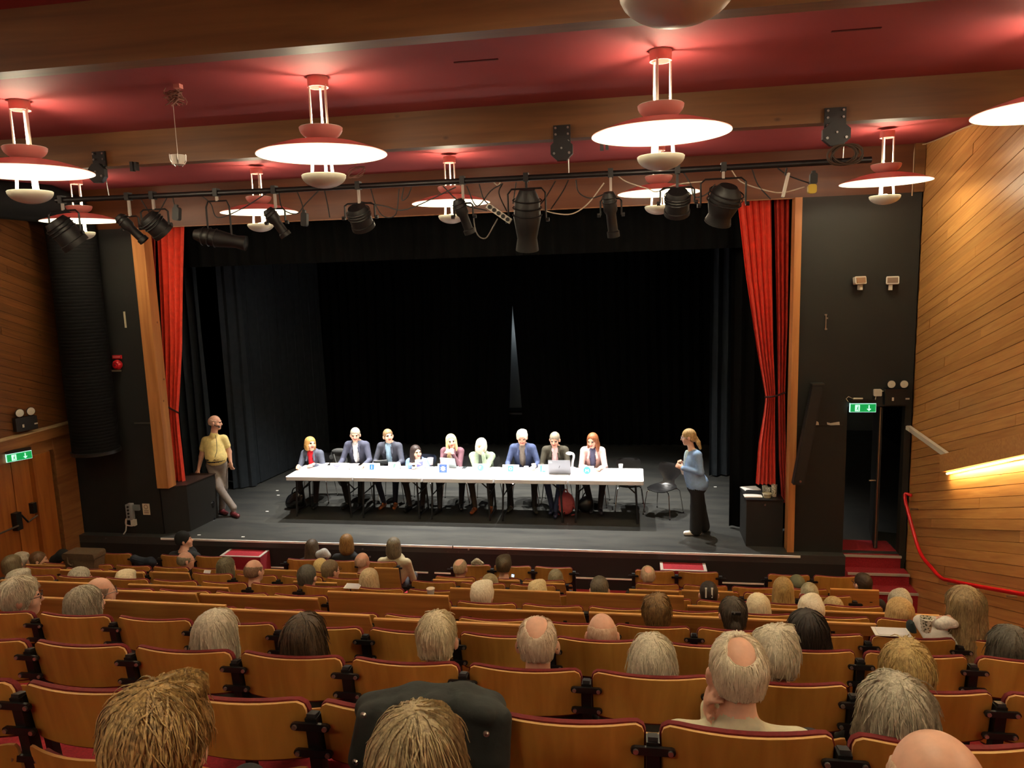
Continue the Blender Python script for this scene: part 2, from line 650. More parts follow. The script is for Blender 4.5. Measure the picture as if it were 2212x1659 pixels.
def floor_z(k):
    return ROW_T[k] - BACK_H


floor_ob = struct(MB().box(((XL + XR) / 2, 9.98, -0.66), (XR - XL, 0.54, 0.1)).build('floor', M_CARPET))
for k in range(-2, 9):
    y0, y1 = row_y(k) - 0.43, row_y(k) + 0.465
    if k == -2:
        y0 = -3.8
    if k == 8:
        y1 = 9.75
    MB().box(((XL + XR) / 2, (y0 + y1) / 2, (floor_z(k) - 0.95) / 2), (XR - XL, y1 - y0, floor_z(k) + 0.95)).build('tier', M_CARPET, floor_ob)

# steps up to the door on the right
st = struct(MB().box((3.235, 10.37, -0.36), (0.73, 0.10, 0.70)).build('floor_landing', M_CARPET))
for i, (yy, zz) in enumerate(((10.33, -0.002), (10.12, -0.175), (9.9, -0.345))):
    w = 0.74 + 0.04 * i
    if i:
        MB().box((2.87 + w / 2, (yy + 10.32) / 2, (zz - 0.75) / 2), (w, 10.32 - yy, zz + 0.75)).build('step', M_CARPET, st)
    MB().box((2.87 + w / 2, yy - 0.006, zz - 0.012), (w, 0.03, 0.028)).build('nosing', M_NOSING, st)
struct(MB().box((3.235, 10.7, -0.005), (0.73, 0.4, 0.02)).build('floor_threshold', M_CARPET))
# open door leaf and frame behind the opening
d3 = struct(MB().box((3.43, 10.95, 1.02), (0.045, 0.8, 2.0), rz=math.radians(-12)).build('door_3', M_BLACK))
MB().box((3.34, 10.56, 1.02), (0.012, 0.012, 2.0)).build('door_edge', M_STEEL, d3)
MB().cyl((3.33, 10.6, 0.98), (3.24, 10.6, 0.98), 0.012, n=8).build('door_handle', M_STEEL, d3)

# stage access blocks in front of the apron
def access_step(px0, px1, n, lab):
    a = at_y(px0, 1186 if n == 1 else 1215, 10.25)
    b = at_y(px1, 1187 if n == 1 else 1218, 10.25)
    z = -0.155
    t = thing('stage_step', lab, 'step', ((a[0] + b[0]) / 2, 10.09, -0.61))
    w = b[0] - a[0]
    h = z + 0.61
    MB().box((0, 0, h / 2), (w, 0.3, h)).build('body', M_CARPET, t)
    MB().box((0, -0.14, h + 0.003), (w, 0.03, 0.012)).build('front_nosing', M_NOSING, t)
    for s in (-1, 1):
        MB().box((s * (w / 2 - 0.02), 0.005, h + 0.003), (0.04, 0.26, 0.012)).build('side_nosing', M_NOSING, t)


access_step(498, 583, 1, 'red carpeted stage step with grey edging, on the left against the stage front')
access_step(1425, 1523, 2, 'red carpeted stage step with grey edging, on the right against the stage front')


# ------------------------------------------------------------------ curtains
def curtain(name, label, levels, y, n, amp, m_, cat='curtain', group=None, parent=None, tie=None, seed=1, dy=None):
    """levels: (z, x_left, x_right) from the top down"""
    rr = random.Random(seed)
    zs = [l[0] for l in levels]
    NZ, NX = 40, n * 8
    ph = [rr.uniform(-0.5, 0.5) for _ in range(n + 2)]
    am = [rr.uniform(0.6, 1.3) for _ in range(n + 2)]
    vs, fs = [], []
    for j in range(NZ + 1):
        z = zs[0] + (zs[-1] - zs[0]) * j / NZ
        xl = np.interp(-z, [-q for q in zs], [l[1] for l in levels])
        xr = np.interp(-z, [-q for q in zs], [l[2] for l in levels])
        wid = abs(xr - xl)
        for i in range(NX + 1):
            u = i / NX
            c = u * n
            k0 = min(int(c), n - 1)
            a_ = am[k0] * (1 - (c - k0)) + am[k0 + 1] * (c - k0)
            off = a_ * amp * math.sin(2 * math.pi * c + ph[k0] * (1 - (c - k0)) + ph[k0 + 1] * (c - k0) + 0.3 * math.sin(z * 1.3))
            yy = y if dy is None else y[0] + (y[1] - y[0]) * u
            vs.append((xl + (xr - xl) * u + 0.2 * off * math.cos(2 * math.pi * c), yy + off, z))
    for j in range(NZ):
        for i in range(NX):
            a = j * (NX + 1) + i
            fs.append((a, a + 1, a + NX + 2, a + NX + 1))
    mb = MB().add(vs, fs)
    if label is None:
        return mb.build(name, m_, parent, smooth=True)
    t = thing(name, label, cat, ((levels[-1][1] + levels[-1][2]) / 2, (y if dy is None else sum(y) / 2), zs[-1]), group=group)
    o_ = mb.build('cloth', m_, t, smooth=True)
    o_.location = (-t.location[0], -t.location[1], -t.location[2])
    if tie:
        (tz, ta, tb, tzz) = tie
        g = MB().tube([(ta, (y if dy is None else y[0]) - 0.09, tz), ((ta + tb) / 2, (y if dy is None else y[0]) - 0.10, (tz + tzz) / 2), (tb, (y if dy is None else y[0]) - 0.02, tzz)], 0.012).build('tie_cord', plain('tie_cord', (70, 20, 20), 0.8), t)
        g.location = o_.location
    return t


def lv(rows, Y):
    out = []
    for py, xa, xb in rows:
        a, b = at_y(xa, py, Y), at_y(xb, py, Y)
        out.append(((a[2] + b[2]) / 2, a[0], b[0]))
    return out


YC = 10.78
C_L = curtain('stage_curtain', 'wide red house curtain tied back at the left post beside the man in yellow',
        lv([(470, 338, 398), (600, 345, 396), (750, 352, 394), (870, 357, 386), (890, 358, 384), (940, 361, 388), (1046, 362, 400)], YC), YC, 4, 0.035, M_REDCURT,
        tie=None, seed=3)
curtain('stage_curtain', 'narrow red curtain strip between the left wooden post and the black gap',
        lv([(470, 304, 336), (700, 322, 341), (900, 342, 350), (1040, 352, 358)], YC + 0.12), YC + 0.12, 3, 0.03, M_REDCURT, seed=4)
C_R = curtain('stage_curtain', 'wide red house curtain gathered by a cord above the cup cabinet on the right',
        lv([(425, 1592, 1666), (600, 1612, 1668), (760, 1636, 1671), (850, 1652, 1675), (862, 1653, 1674), (900, 1648, 1674), (960, 1638, 1675), (1046, 1632, 1676)], YC), YC, 5, 0.035, M_REDCURT, seed=5)
curtain('stage_curtain', 'narrow red curtain strip hanging beside the right wooden post',
        lv([(425, 1672, 1706), (700, 1678, 1702), (850, 1680, 1696), (1000, 1682, 1698), (1086, 1688, 1702)], YC + 0.1), YC + 0.1, 3, 0.03, M_REDCURT, seed=6)
for cur, pts in ((C_L, (at_y(347, 868, YC - .12), at_y(364, 880, YC - .14), at_y(386, 892, YC - .10))), (C_R, (at_y(1652, 858, YC - .10), at_y(1672, 856, YC - .14), at_y(1697, 848, YC - .10)))):
    MB().tube([p_ - np.array(cur.location) for p_ in arc_pts(pts)], 0.013).build('tie_cord', plain('tie_cord', (60, 22, 22), 0.8), cur)

curtain('stage_border', 'black border curtain hanging along the top of the stage opening', [(5.69, -7.6, 2.3), (4.24, -7.6, 2.3)], 11.05, 44, 0.03, M_VELVET, seed=7)
# back curtain in two halves with the slit between them
curtain('back_curtain', 'left half of the black back curtain behind the table', [(5.4, -8.6, -2.68), (3.4, -8.6, -2.68), (0.78, -8.6, -2.85), (0.01, -8.6, -2.88)], 16.85, 26, 0.06, M_VELVET, seed=8)
curtain('back_curtain', 'right half of the black back curtain behind the table', [(5.4, -2.70, 3.4), (3.4, -2.70, 3.4), (0.78, -2.552, 3.4), (0.01, -2.53, 3.4)], 16.88, 26, 0.06, M_VELVET, seed=9)
o = MB().box((-2.7, 17.3, 0.385), (1.6, 0.4, 0.77)).build('backstage_crate', M_VELVET)
tag(o, 'low black crate behind the slit in the back curtain', 'crate')
MB().box((-2.7, 17.09, 0.70), (1.5, 0.02, 0.04)).build('rim', M_BLKMETAL, o)
# legs (side masking)
curtain('side_curtain', 'charcoal side curtain right behind the man in the yellow shirt', [(5.4, -8.75, -7.72), (0.02, -8.75, -7.72)], 12.38, 6, 0.05, M_LEG, seed=10)
curtain('side_curtain', 'narrow blue-grey side curtain with a sharp lit edge, left of the table', [(5.4, -7.62, -7.30), (0.02, -7.66, -7.30)], (12.88, 13.12), 2, 0.03, M_LEG, seed=11, dy=1)
curtain('side_curtain', 'long dark side curtain running back along the left of the stage', [(5.4, -7.36, -7.0), (0.02, -7.36, -7.0)], (13.2, 16.0), 9, 0.06, M_LEG, seed=12, dy=1)
curtain('side_curtain', 'black side curtain at the right edge of the stage opening', [(5.4, 1.46, 2.6), (0.03, 1.46, 2.6)], (11.32, 11.2), 6, 0.03, M_VELVET, seed=13, dy=1)
curtain('side_curtain', 'dim charcoal side curtain far back on the right of the stage', [(5.4, 1.45, 2.6), (0.03, 1.45, 2.6)], (14.2, 14.5), 6, 0.05, M_LEG, seed=14, dy=1)

# ------------------------------------------------------------------ left wall: ledge, doors
ld = struct(MB().box((XL + 0.05, 9.3, 1.765), (0.13, 2.2, 0.16)).build('trim_40', M_TRIM))
MB().box((XL + 0.06, 9.3, 1.853), (0.15, 2.2, 0.018)).build('ledge_cap', plain('pale_trim', (190, 160, 120), 0.5), ld)
struct(MB().box((XL + 0.02, 10.16, 0.58), (0.10, 0.42, 2.2)).build('trim_41', M_TRIM))
struct(MB().box((XL + 0.03, 9.68, 0.44), (0.10, 0.34, 2.12)).build('trim_42', M_DOOR))
struct(MB().box((XL + 0.0, 9.2, 1.59), (0.10, 2.2, 0.18)).build('trim_43', M_TRIM))
struct(MB().box((XL - 0.03, 9.91, 0.44), (0.04, 0.12, 2.12)).build('trim_44', M_BLACK))
for n_, (ya, yb) in enumerate(((8.25, 9.175), (9.19, 9.5))):
    dd = struct(MB().box((XL - 0.01, (ya + yb) / 2, 0.44), (0.05, yb - ya, 2.1)).build('door_%d' % (n_ + 1), M_DOOR))
    if n_ == 0:
        b0 = MB().box((XL + 0.055, 9.12, 0.62), (0.09, 0.10, 0.26)).build('panic_latch', M_BLKMETAL, dd)
        MB().cyl((XL + 0.10, 9.09, 0.565), (XL + 0.10, 8.4, 0.555), 0.014, n=8).build('panic_bar', M_STEEL, dd)
    else:
        MB().box((XL + 0.05, 9.44, 0.72), (0.07, 0.07, 0.16)).build('panic_latch', M_BLKMETAL, dd)
        MB().cyl((XL + 0.09, 9.28, 0.555), (XL + 0.09, 9.46, 0.60), 0.013, n=8).build('panic_bar', M_STEEL, dd)
        MB().cyl((XL + 0.05, 9.22, 0.68), (XL + 0.09, 9.28, 0.555), 0.013, n=8).build('panic_arm', M_BLKMETAL, dd)

# ------------------------------------------------------------------ right wall: lit ledge, white rail end, red handrail
lt = thing('wall_light_ledge', 'sloping wooden ledge with a warm strip light underneath, on the right wall', 'ledge', (XR - 0.05, 8.0, 1.9))
A, B = np.array([XR, 9.17, 1.49]), np.array([XR, 6.0, 1.49 + 0.366 * 3.17])
dv = (B - A) / np.linalg.norm(B - A)
nv = np.array([0, -dv[2], dv[1]]) * (-1 if dv[1] < 0 else 1)
nv = np.array([0, abs(nv[1]), abs(nv[2])]) if False else np.array([0.0, 0.3437, 0.939])
inv = np.array(lt.location)
mb = MB().prism([A - inv, B - inv, B + nv * 0.20 - inv, A + nv * 0.20 - inv], (-0.09, 0, 0))
mb.build('fascia_board', M_PLANK, lt)
g = MB().cyl(A - inv + np.array([-0.035, -0.05, -0.004]), B - inv + np.array([-0.035, 0, -0.004]), 0.012, n=8)
g.build('light_tube', plain('warm_tube', (255, 214, 130), 0.5, emit=((255, 200, 110), 12)), lt)
mid = (A + B) / 2
al = lamp('ledge_strip_light', 'AREA', mid + np.array([-0.045, 0, -0.03]), LEDGE_W, (1.0, 0.74, 0.36), mid + np.array([0.02, 0, -1.0]), shape='RECTANGLE', size=3.3, size_y=0.04)
zax = (np.array([-0.25, 0, 1.0]))
zax = zax - dv * np.dot(zax, dv)
zax /= np.linalg.norm(zax)
yax = np.cross(zax, dv)
al.matrix_world = Matrix(((dv[0], yax[0], zax[0], mid[0] - 0.045), (dv[1], yax[1], zax[1], mid[1]), (dv[2], yax[2], zax[2], mid[2] - 0.035), (0, 0, 0, 1)))

q0, q1 = at_x(1967, 924, XR - 0.03), at_x(2058, 988, XR - 0.03)
o = MB().prism([q0 + [0, 0, .03], q1 + [0, 0, .028], q1 - [0, -.05, .028], q0 - [0, 0, .03]], (-0.05, 0, 0)).build('white_wall_board', plain('white_board_paint', (214, 205, 190), 0.5))
tag(o, 'white painted board end on the right wall below the exit sign', 'board')
MB().box((XR - 0.085, q0[1] - 0.05, q0[2]), (0.012, 0.10, 0.05)).build('end_cap', M_CREAM, o)

rt = thing('handrail', 'red tubular handrail bending down beside the steps on the right wall', 'handrail', (XR - 0.1, 9.1, 0.2))
XH = XR - 0.10
hp = [at_x(1957, 1070, XH) + [0.07, 0, 0.0], at_x(1954, 1070, XH), at_x(1966, 1122, XH), at_x(1987, 1192, XH), at_x(2012, 1226, XH), at_x(2033, 1248, XH), at_x(2052, 1254, XH), at_x(2110, 1266, XH), at_x(2212, 1284, XH)]
dl = hp[-1] - hp[-2]
hp.append(hp[-1] + dl * 2.0)
mb = MB().tube([q - np.array(rt.location) for q in arc_pts(hp, 4)], 0.022, n=10)
mb.build('rail', plain('red_gloss', (196, 24, 30), 0.25), rt, smooth=True)
for px, py in ((2048, 1252), (2096, 1264), (2176, 1278)):
    q = at_x(px, py + 4, XH)
    MB().box(q - np.array(rt.location) + [0.04, 0, -0.03], (0.09, 0.02, 0.016)).build('bracket', M_STEEL, rt)
q = at_x(1968, 1098, XH)
MB().box(q - np.array(rt.location) + [0.04, 0, -0.01], (0.09, 0.02, 0.016)).build('bracket', M_STEEL, rt)


# ------------------------------------------------------------------ pendant lamps
M_PINK = plain('lamp_pink_lacquer', (226, 150, 142), 0.5)
M_LAMPWHITE = plain('lamp_white_enamel', (238, 236, 222), 0.45)
M_BOWL = plain('lamp_bowl_enamel', (208, 206, 192), 0.4)
M_ROD = plain('lamp_rod_white', (236, 232, 222), 0.35)
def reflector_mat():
    """white reflector with bulb light painted in as emission, strongest at the centre"""
    m, nt, b = _new('reflector_painted_glow')
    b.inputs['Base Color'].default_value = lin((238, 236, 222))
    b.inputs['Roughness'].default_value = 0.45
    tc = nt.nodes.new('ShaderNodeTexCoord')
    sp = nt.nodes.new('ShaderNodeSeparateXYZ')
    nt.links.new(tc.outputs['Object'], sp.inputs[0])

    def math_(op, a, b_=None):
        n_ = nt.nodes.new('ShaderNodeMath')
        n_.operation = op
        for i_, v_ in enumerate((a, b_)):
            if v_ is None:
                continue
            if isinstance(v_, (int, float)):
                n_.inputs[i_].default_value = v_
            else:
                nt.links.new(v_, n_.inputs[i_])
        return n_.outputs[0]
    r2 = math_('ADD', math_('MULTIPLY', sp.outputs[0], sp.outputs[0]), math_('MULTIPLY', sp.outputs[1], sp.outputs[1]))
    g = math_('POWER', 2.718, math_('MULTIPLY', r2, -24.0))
    st = math_('ADD', math_('MULTIPLY', g, PENDANT_GLOW), 0.55)  # emission stands in for bulb light bounced off the disc
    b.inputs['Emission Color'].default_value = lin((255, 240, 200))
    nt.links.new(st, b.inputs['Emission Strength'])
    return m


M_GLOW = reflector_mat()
M_BULB = plain('bulb_glow', (255, 240, 205), 0.5, emit=((255, 236, 196), 14))


def shell(prof_out, prof_in, c=(0, 0, 0), n=40):
    mb = MB()
    mb.lathe(prof_out, c, n, mi=0)
    mb.lathe(prof_in, c, n, mi=1)
    return mb


def bowl_prof(R, h, z):
    return [(max(0.002, R * math.sin(a)), z + h * (1 - math.cos(a))) for a in np.linspace(0, math.pi / 2, 9)]


PEND = None


def make_pendant():
    t = thing('pendant_lamp', 'x', 'lamp')
    # local z = 0 at the ceiling
    MB().lathe([(0.002, 0), (0.076, 0), (0.076, -0.072), (0.066, -0.072), (0.066, -0.03), (0.002, -0.03)], n=28).build('canopy', M_PINK, t, True)
    for i in range(3):
        a = math.radians(100 + 120 * i)
        c, s = math.cos(a), math.sin(a)
        MB().cyl((0.068 * c, 0.068 * s, -0.06), (0.068 * c, 0.068 * s, -0.42), 0.009, n=8).build('rod', M_ROD, t, True)
        MB().cyl((0.07 * c, 0.07 * s, -0.46), (0.09 * c, 0.09 * s, -0.72), 0.012, n=8).build('rod', M_ROD, t, True)
    o1 = bowl_prof(0.16, 0.10, -0.46)
    shell(o1, [(max(0.002, r - 0.006), z + 0.005) for r, z in o1]).build('upper_bowl', [M_PINK, M_LAMPWHITE], t, True)
    dz = -0.55
    out = [(0.03, dz + 0.106), (0.08, dz + 0.104), (0.18, dz + 0.092), (0.28, dz + 0.071), (0.38, dz + 0.040), (0.44, dz + 0.017), (0.48, dz)]
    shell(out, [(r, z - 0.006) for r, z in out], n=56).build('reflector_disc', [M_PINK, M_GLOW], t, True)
    o2 = bowl_prof(0.165, 0.095, -0.80)
    shell(o2, [(max(0.002, r - 0.006), z + 0.005) for r, z in o2]).build('lower_bowl', [M_BOWL, M_LAMPWHITE], t, True)
    MB().ell((0, 0, -0.705), (0.05, 0.05, 0.022)).build('bulb', M_BULB, t, True)
    MB().ell((0, 0, -0.362), (0.035, 0.035, 0.02)).build('bulb', M_BULB, t, True)
    return t


PENDANTS = []
for x in (-4.79, -2.28, 0.213, 2.71, -7.29):
    PENDANTS.append((x, 5.45, 0.0, 1))
for x in (-7.29, -4.71, -2.18, 0.33, 2.83):
    PENDANTS.append((x, 9.10, 0.035, 2))
for x in (0.136, 2.7, -5.3):
    PENDANTS.append((x, 2.30, 0.0, 0))
for x in (2.7, -1.2, -4.8):  # unseen lamps added behind the viewer to light the nearest seat backs
    PENDANTS.append((x, -0.9, 0.0, -1))
plab = {(1, -4.79): 'tiered disc pendant lamp at far left of the nearer row, cut by the frame',
        (1, -2.28): 'tiered disc pendant lamp in the nearer row, left of centre below the red ceiling',
        (1, 0.213): 'tiered disc pendant lamp in the nearer row, right of centre, largest whole one',
        (1, 2.71): 'tiered disc pendant lamp at the right frame edge, only part of its disc visible',
        (1, -7.29): 'tiered disc pendant lamp beyond the left frame edge',
        (2, -7.29): 'tiered disc pendant lamp of the farther row, leftmost, behind the lighting bar end',
        (2, -4.71): 'tiered disc pendant lamp of the farther row, second from the left',
        (2, -2.18): 'tiered disc pendant lamp of the farther row, the middle one',
        (2, 0.33): 'tiered disc pendant lamp of the farther row, hidden behind a nearer lamp',
        (2, 2.83): 'tiered disc pendant lamp of the farther row, rightmost, near the plank wall',
        (0, 0.136): 'tiered disc pendant lamp overhead, only its bottom bowl at the top frame edge',
        (0, 2.7): 'tiered disc pendant lamp overhead, beyond the top right of the frame',
        (0, -5.3): 'tiered disc pendant lamp overhead, far beyond the left of the frame',
        (0, -2.78): 'tiered disc pendant lamp overhead, beyond the top left of the frame',
        (-1, -1.2): 'tiered disc pendant lamp added unseen behind the viewer, middle one',
        (-1, -4.8): 'tiered disc pendant lamp added unseen behind the viewer, left one', (-1, 2.7): 'tiered disc pendant lamp added unseen behind the viewer, far right one'}
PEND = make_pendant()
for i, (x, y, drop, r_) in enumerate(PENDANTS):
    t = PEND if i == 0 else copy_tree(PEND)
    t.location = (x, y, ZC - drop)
    t.rotation_euler = (0, 0, random.uniform(-0.5, 0.5) + (0.35 if r_ == 1 else 0))
    tag(t, plab[(r_, x)], 'lamp', 'disc pendant lamps under the red ceiling')
    lamp('pendant_bulb_light', 'POINT', (x, y, ZC - drop - 0.69), PENDANT_DOWN, PENDANT_COL, shadow_soft_size=0.04)
    lamp('pendant_uplight', 'POINT', (x, y, ZC - drop - 0.335), PENDANT_UP, PENDANT_COL, shadow_soft_size=0.02)

# ------------------------------------------------------------------ lighting bar and lanterns
YB = 6.80
M_BLKLAMP = plain('lantern_black', (13, 13, 14), 0.55, var=0.2, scale=30)
M_GLASS = plain('lantern_lens', (60, 66, 70), 0.12, spec=0.7)
M_CABLE = plain('cable_black', (22, 20, 19), 0.6)
M_CABLEW = plain('cable_white', (190, 176, 156), 0.6)
bt = thing('lighting_bar', 'long black pipe carrying the stage lanterns below the ceiling', 'pipe', (-1.8, YB, 4.82))
barp = [at_y(x, y, YB) for x, y in ((122, 433), (600, 411), (1000, 391), (1400, 371), (1882, 345))]
BT = np.array(bt.location)
MB().tube([q - BT for q in barp], 0.026, n=12).build('pipe', M_BLKMETAL, bt, True)
q = at_y(129, 433, YB) - BT
MB().cyl(q - [0.02, 0, 0], q + [-0.03, 0, 0], 0.02, n=10).build('end_cap', M_STEEL, bt)
for x, y in ((233, 400), (1229, 362), (1822, 318)):
    q = at_y(x, y, YB) - BT
    zb = np.interp(q[0], [b[0] - BT[0] for b in barp], [b[2] - BT[2] for b in barp])
    MB().cyl((q[0], 0, zb), (q[0], -0.03, q[2] + 0.2), 0.005, n=6).build('hanger_wire', M_STEEL, bt)


def bar_z(x):
    return float(np.interp(x, [b[0] for b in barp], [b[2] for b in barp]))


def hoist_bracket(px, ptop, pbot, wpx, lab):
    a, b = at_y(px, ptop, 6.70), at_y(px, pbot, 6.70)
    t = thing('hoist_bracket', lab, 'bracket', (a[0], 6.70, b[2]), group='black brackets on the second ceiling beam')
    h = a[2] - b[2]
    w = wpx * 6.7 / FPX
    MB().box((0, 0.02, h * 0.76), (w * 0.78, 0.02, h * 0.52)).build('mounting_plate', M_BLKMETAL, t)
    p = []
    for i in range(8):
        an = math.radians(22.5 + 45 * i)
        p.append((w * 0.54 * math.cos(an), 0.0, h * 0.30 + h * 0.33 * math.sin(an)))
    MB().prism(p, (0, -0.05, 0)).build('pulley_housing', M_BLKMETAL, t)
    for sx in (-1, 1):
        for sz in (0.94, 0.76, 0.56):
            MB().cyl((sx * w * 0.28, 0.012, h * sz), (sx * w * 0.28, -0.004, h * sz), 0.010, n=8).build('bolt', M_STEEL, t)
        MB().cyl((sx * w * 0.34, -0.045, h * 0.2), (sx * w * 0.34, -0.06, h * 0.2), 0.011, n=8).build('bolt', M_STEEL, t)
    MB().cyl((0, -0.045, h * 0.34), (0, -0.062, h * 0.34), 0.009, n=8).build('bolt', M_STEEL, t)


hoist_bracket(1213, 271, 348, 46, 'black bolted pulley bracket on the beam right of centre')
hoist_bracket(1806, 233, 316, 52, 'black bolted pulley bracket on the beam at right, with coiled cable below')
hoist_bracket(210, 328, 396, 42, 'black bolted pulley bracket on the beam at left')


def lantern(px, py, length, rad, ang, lab, kind='profile', yoke=0.16, back=0.0, ypix=None):
    """px,py: pixel centre of the body; ang: tilt of the axis from straight down, towards +x (degrees)"""
    c = at_y(px, py, YB)
    top = bar_z(c[0])
    t = thing('stage_lantern', lab, 'stage light', (c[0], YB, c[2]), group='lanterns hung from the lighting bar')
    d = np.array([math.sin(math.radians(ang)), back, -math.cos(math.radians(ang))])
    d /= np.linalg.norm(d)
    u, v, _ = frame_from(d)
    L = length
    if kind == 'profile':
        prof = [(0.002, -L / 2), (rad * 0.7, -L / 2), (rad * 0.95, -L / 2 + 0.03), (rad, -L * 0.1), (rad * 0.72, -L * 0.02), (rad * 0.72, L * 0.36), (rad * 0.9, L * 0.38), (rad * 0.9, L / 2)]
    elif kind == 'fresnel':
        prof = [(0.002, -L / 2), (rad * 0.8, -L / 2), (rad, -L * 0.3), (rad, L * 0.3), (rad * 1.08, L * 0.32), (rad * 1.08, L / 2)]
    else:
        prof = [(0.002, -L / 2), (rad * 0.55, -L / 2), (rad * 0.9, -L * 0.34), (rad, -L * 0.05), (rad * 0.8, L * 0.2), (rad * 0.72, L * 0.3), (rad * 0.85, L / 2)]
    MB().lathe(prof, n=18, axis=d).build('housing', M_BLKLAMP, t, True)
    MB().lathe([(rad * 0.86, L / 2 - 0.012), (0.002, L / 2 - 0.006)], n=18, axis=d).build('lens', M_GLASS, t)
    for f_ in ((-0.34, -0.22, -0.1) if kind != 'profile' else (-0.4, -0.3)):
        MB().lathe([(rad * 1.04, L * f_), (rad * 1.1, L * f_ + 0.006), (rad * 1.04, L * f_ + 0.012)], n=18, axis=d).build('cooling_fin', M_BLKLAMP, t)
    # yoke in the x-z plane around the body
    hw = rad * 1.25 + 0.015
    zt = yoke
    zt = min(zt, top - c[2] - 0.07)
    zt = max(zt, rad + 0.02)
    MB().tube([(-hw, 0, 0), (-hw, 0, zt * 0.85), (-hw * 0.8, 0, zt), (hw * 0.8, 0, zt), (hw, 0, zt * 0.85), (hw, 0, 0)], 0.009, n=6).build('yoke', M_BLKLAMP, t)
    MB().box((0, 0, (zt + top - c[2]) / 2), (0.022, 0.022, abs(top - c[2] - zt))).build('hanging_stem', M_BLKLAMP if px % 2 else M_NOSING, t)
    MB().box((0, 0, top - c[2] + 0.005), (0.045, 0.07, 0.075)).build('hook_clamp', M_BLKLAMP, t)
    for s in (-1, 1):
        MB().cyl((s * hw, 0, 0), (s * (hw + 0.03), 0, 0), 0.018, n=8).build('tilt_knob', M_BLKLAMP, t)
    return t


lantern(142, 503, 0.30, 0.125, 25, 'bulky black lantern at the left end of the lighting bar', 'fresnel', 0.22, 0.5)
lantern(284, 494, 0.33, 0.058, 38, 'slim black profile lantern slanting down right, near the left red curtain', 'profile', 0.12, 0.3)
lantern(336, 486, 0.22, 0.105, 30, 'short black fresnel lantern in front of the left red curtain', 'fresnel', 0.15, 0.7)
lantern(476, 516, 0.50, 0.085, 78, 'long black lantern lying almost level on a tall yoke, left of centre', 'gobo', 0.36, 0.2)
lantern(598, 481, 0.30, 0.060, 28, 'slim black lantern slanting down right, beside the second far pendant lamp', 'profile', 0.13, 0.3)
lantern(778, 470, 0.22, 0.105, 5, 'short wide black fresnel lantern with fins, left of the middle far pendant', 'fresnel', 0.13, 0.7)
lantern(1002, 468, 0.33, 0.058, 16, 'slim black lantern just right of the middle far pendant lamp', 'profile', 0.12, 0.3)
lantern(1139, 476, 0.55, 0.125, -4, 'largest black profile lantern on a wide yoke at the centre of the bar', 'gobo', 0.28, 0.3)
lantern(1320, 464, 0.40, 0.062, 6, 'slim long black lantern hanging straight down right of centre', 'profile', 0.14, 0.3)
lantern(1463, 438, 0.22, 0.105, 0, 'short black fresnel lantern in front of the fourth far pendant lamp', 'fresnel', 0.13, 0.7)
lantern(1562, 442, 0.34, 0.14, -14, 'big black lantern wrapped in foil near the right red curtain', 'gobo', 0.22, 0.5)


def cable(pts, lab, m_=M_CABLE, r=0.006, name='cable', group=None, cat='cable', Y=YB + 0.02):
    P = [at_y(x, y, Y) for x, y in pts]
    return tag(MB().tube(arc_pts(P, 5), r, n=5).build(name, m_, smooth=True), lab, cat, group)


cg = 'black power cables looped below the lighting bar'
CABS = (((300, 424), (318, 452), (330, 470), (345, 455), (362, 424)), ((372, 421), (376, 440), (382, 452)),
            ((432, 421), (455, 440), (470, 470), (520, 452), (575, 418)), ((602, 412), (610, 450), (640, 462), (660, 440), (690, 410)),
            ((640, 410), (652, 440), (656, 462)), ((700, 408), (707, 440), (712, 470)),
            ((800, 405), (812, 445), (830, 468), (855, 462), (862, 408)), ((872, 405), (868, 432), (880, 425), (889, 404)),
            ((957, 402), (985, 430), (1010, 445), (1052, 455)), ((1035, 398), (1045, 430), (1062, 446)),
            ((1086, 396), (1078, 418), (1095, 457)), ((1115, 394), (1108, 440)), ((1200, 391), (1180, 425), (1160, 450)),
            ((1228, 389), (1215, 415), (1190, 452)), ((1244, 388), (1250, 415), (1275, 428), (1310, 418)),
            ((1476, 372), (1492, 398), (1500, 425), (1525, 420), (1545, 398)), ((1625, 366), (1638, 400), (1665, 430)),
            ((780, 436), (830, 445), (880, 452), (985, 404)), ((1008, 402), (1030, 445), (1060, 412), (1085, 397)),
            ((1680, 363), (1705, 380), (1755, 398)))
for i_, pts in enumerate(sorted(CABS, key=lambda c_: c_[0][0])):
    cable(pts, 'thin black power cable drooping from the lighting bar, %s from the left' % ORD[i_], group=cg)
cable(((1330, 375), (1352, 392), (1400, 408), (1420, 414), (1465, 398), (1520, 392)), 'pale cable sagging right of centre below the bar', M_CABLEW)
cable(((1160, 448), (1195, 460), (1235, 462), (1270, 440), (1305, 395)), 'pale cable drooping between the largest lantern and the slim one', M_CABLEW)
cable(((1552, 360), (1575, 362), (1600, 392), (1650, 410), (1690, 416), (1738, 404)), 'long pale cable looping over the right end of the bar', M_CABLEW)
cable(((1020, 440), (1028, 500), (1048, 515), (1065, 490), (1075, 472)), 'grey cable hanging below the middle far pendant lamp', plain('cable_grey', (110, 105, 98), 0.6))
cable(((1046, 395), (1050, 388), (1062, 390), (1075, 400), (1084, 388)), 'short cream cable wound round the bar at the centre', M_CABLEW)
# coil under the right bracket
P = []
c = at_y(1822, 330, 6.66)
for i in range(90):
    a = i * 0.42
    P.append(c + np.array([0.11 * math.cos(a) + 0.03 * math.sin(a * 0.31), 0.02 * math.sin(a * 0.7) - 0.03, -0.02 + 0.08 * math.sin(a + 0.2 * math.sin(a * 0.2))]))
tag(MB().tube(P, 0.007, n=5).build('cable_coil', plain('cable_brown', (64, 50, 38), 0.6), smooth=True), 'coil of dark cable hanging under the right pulley bracket', 'cable')


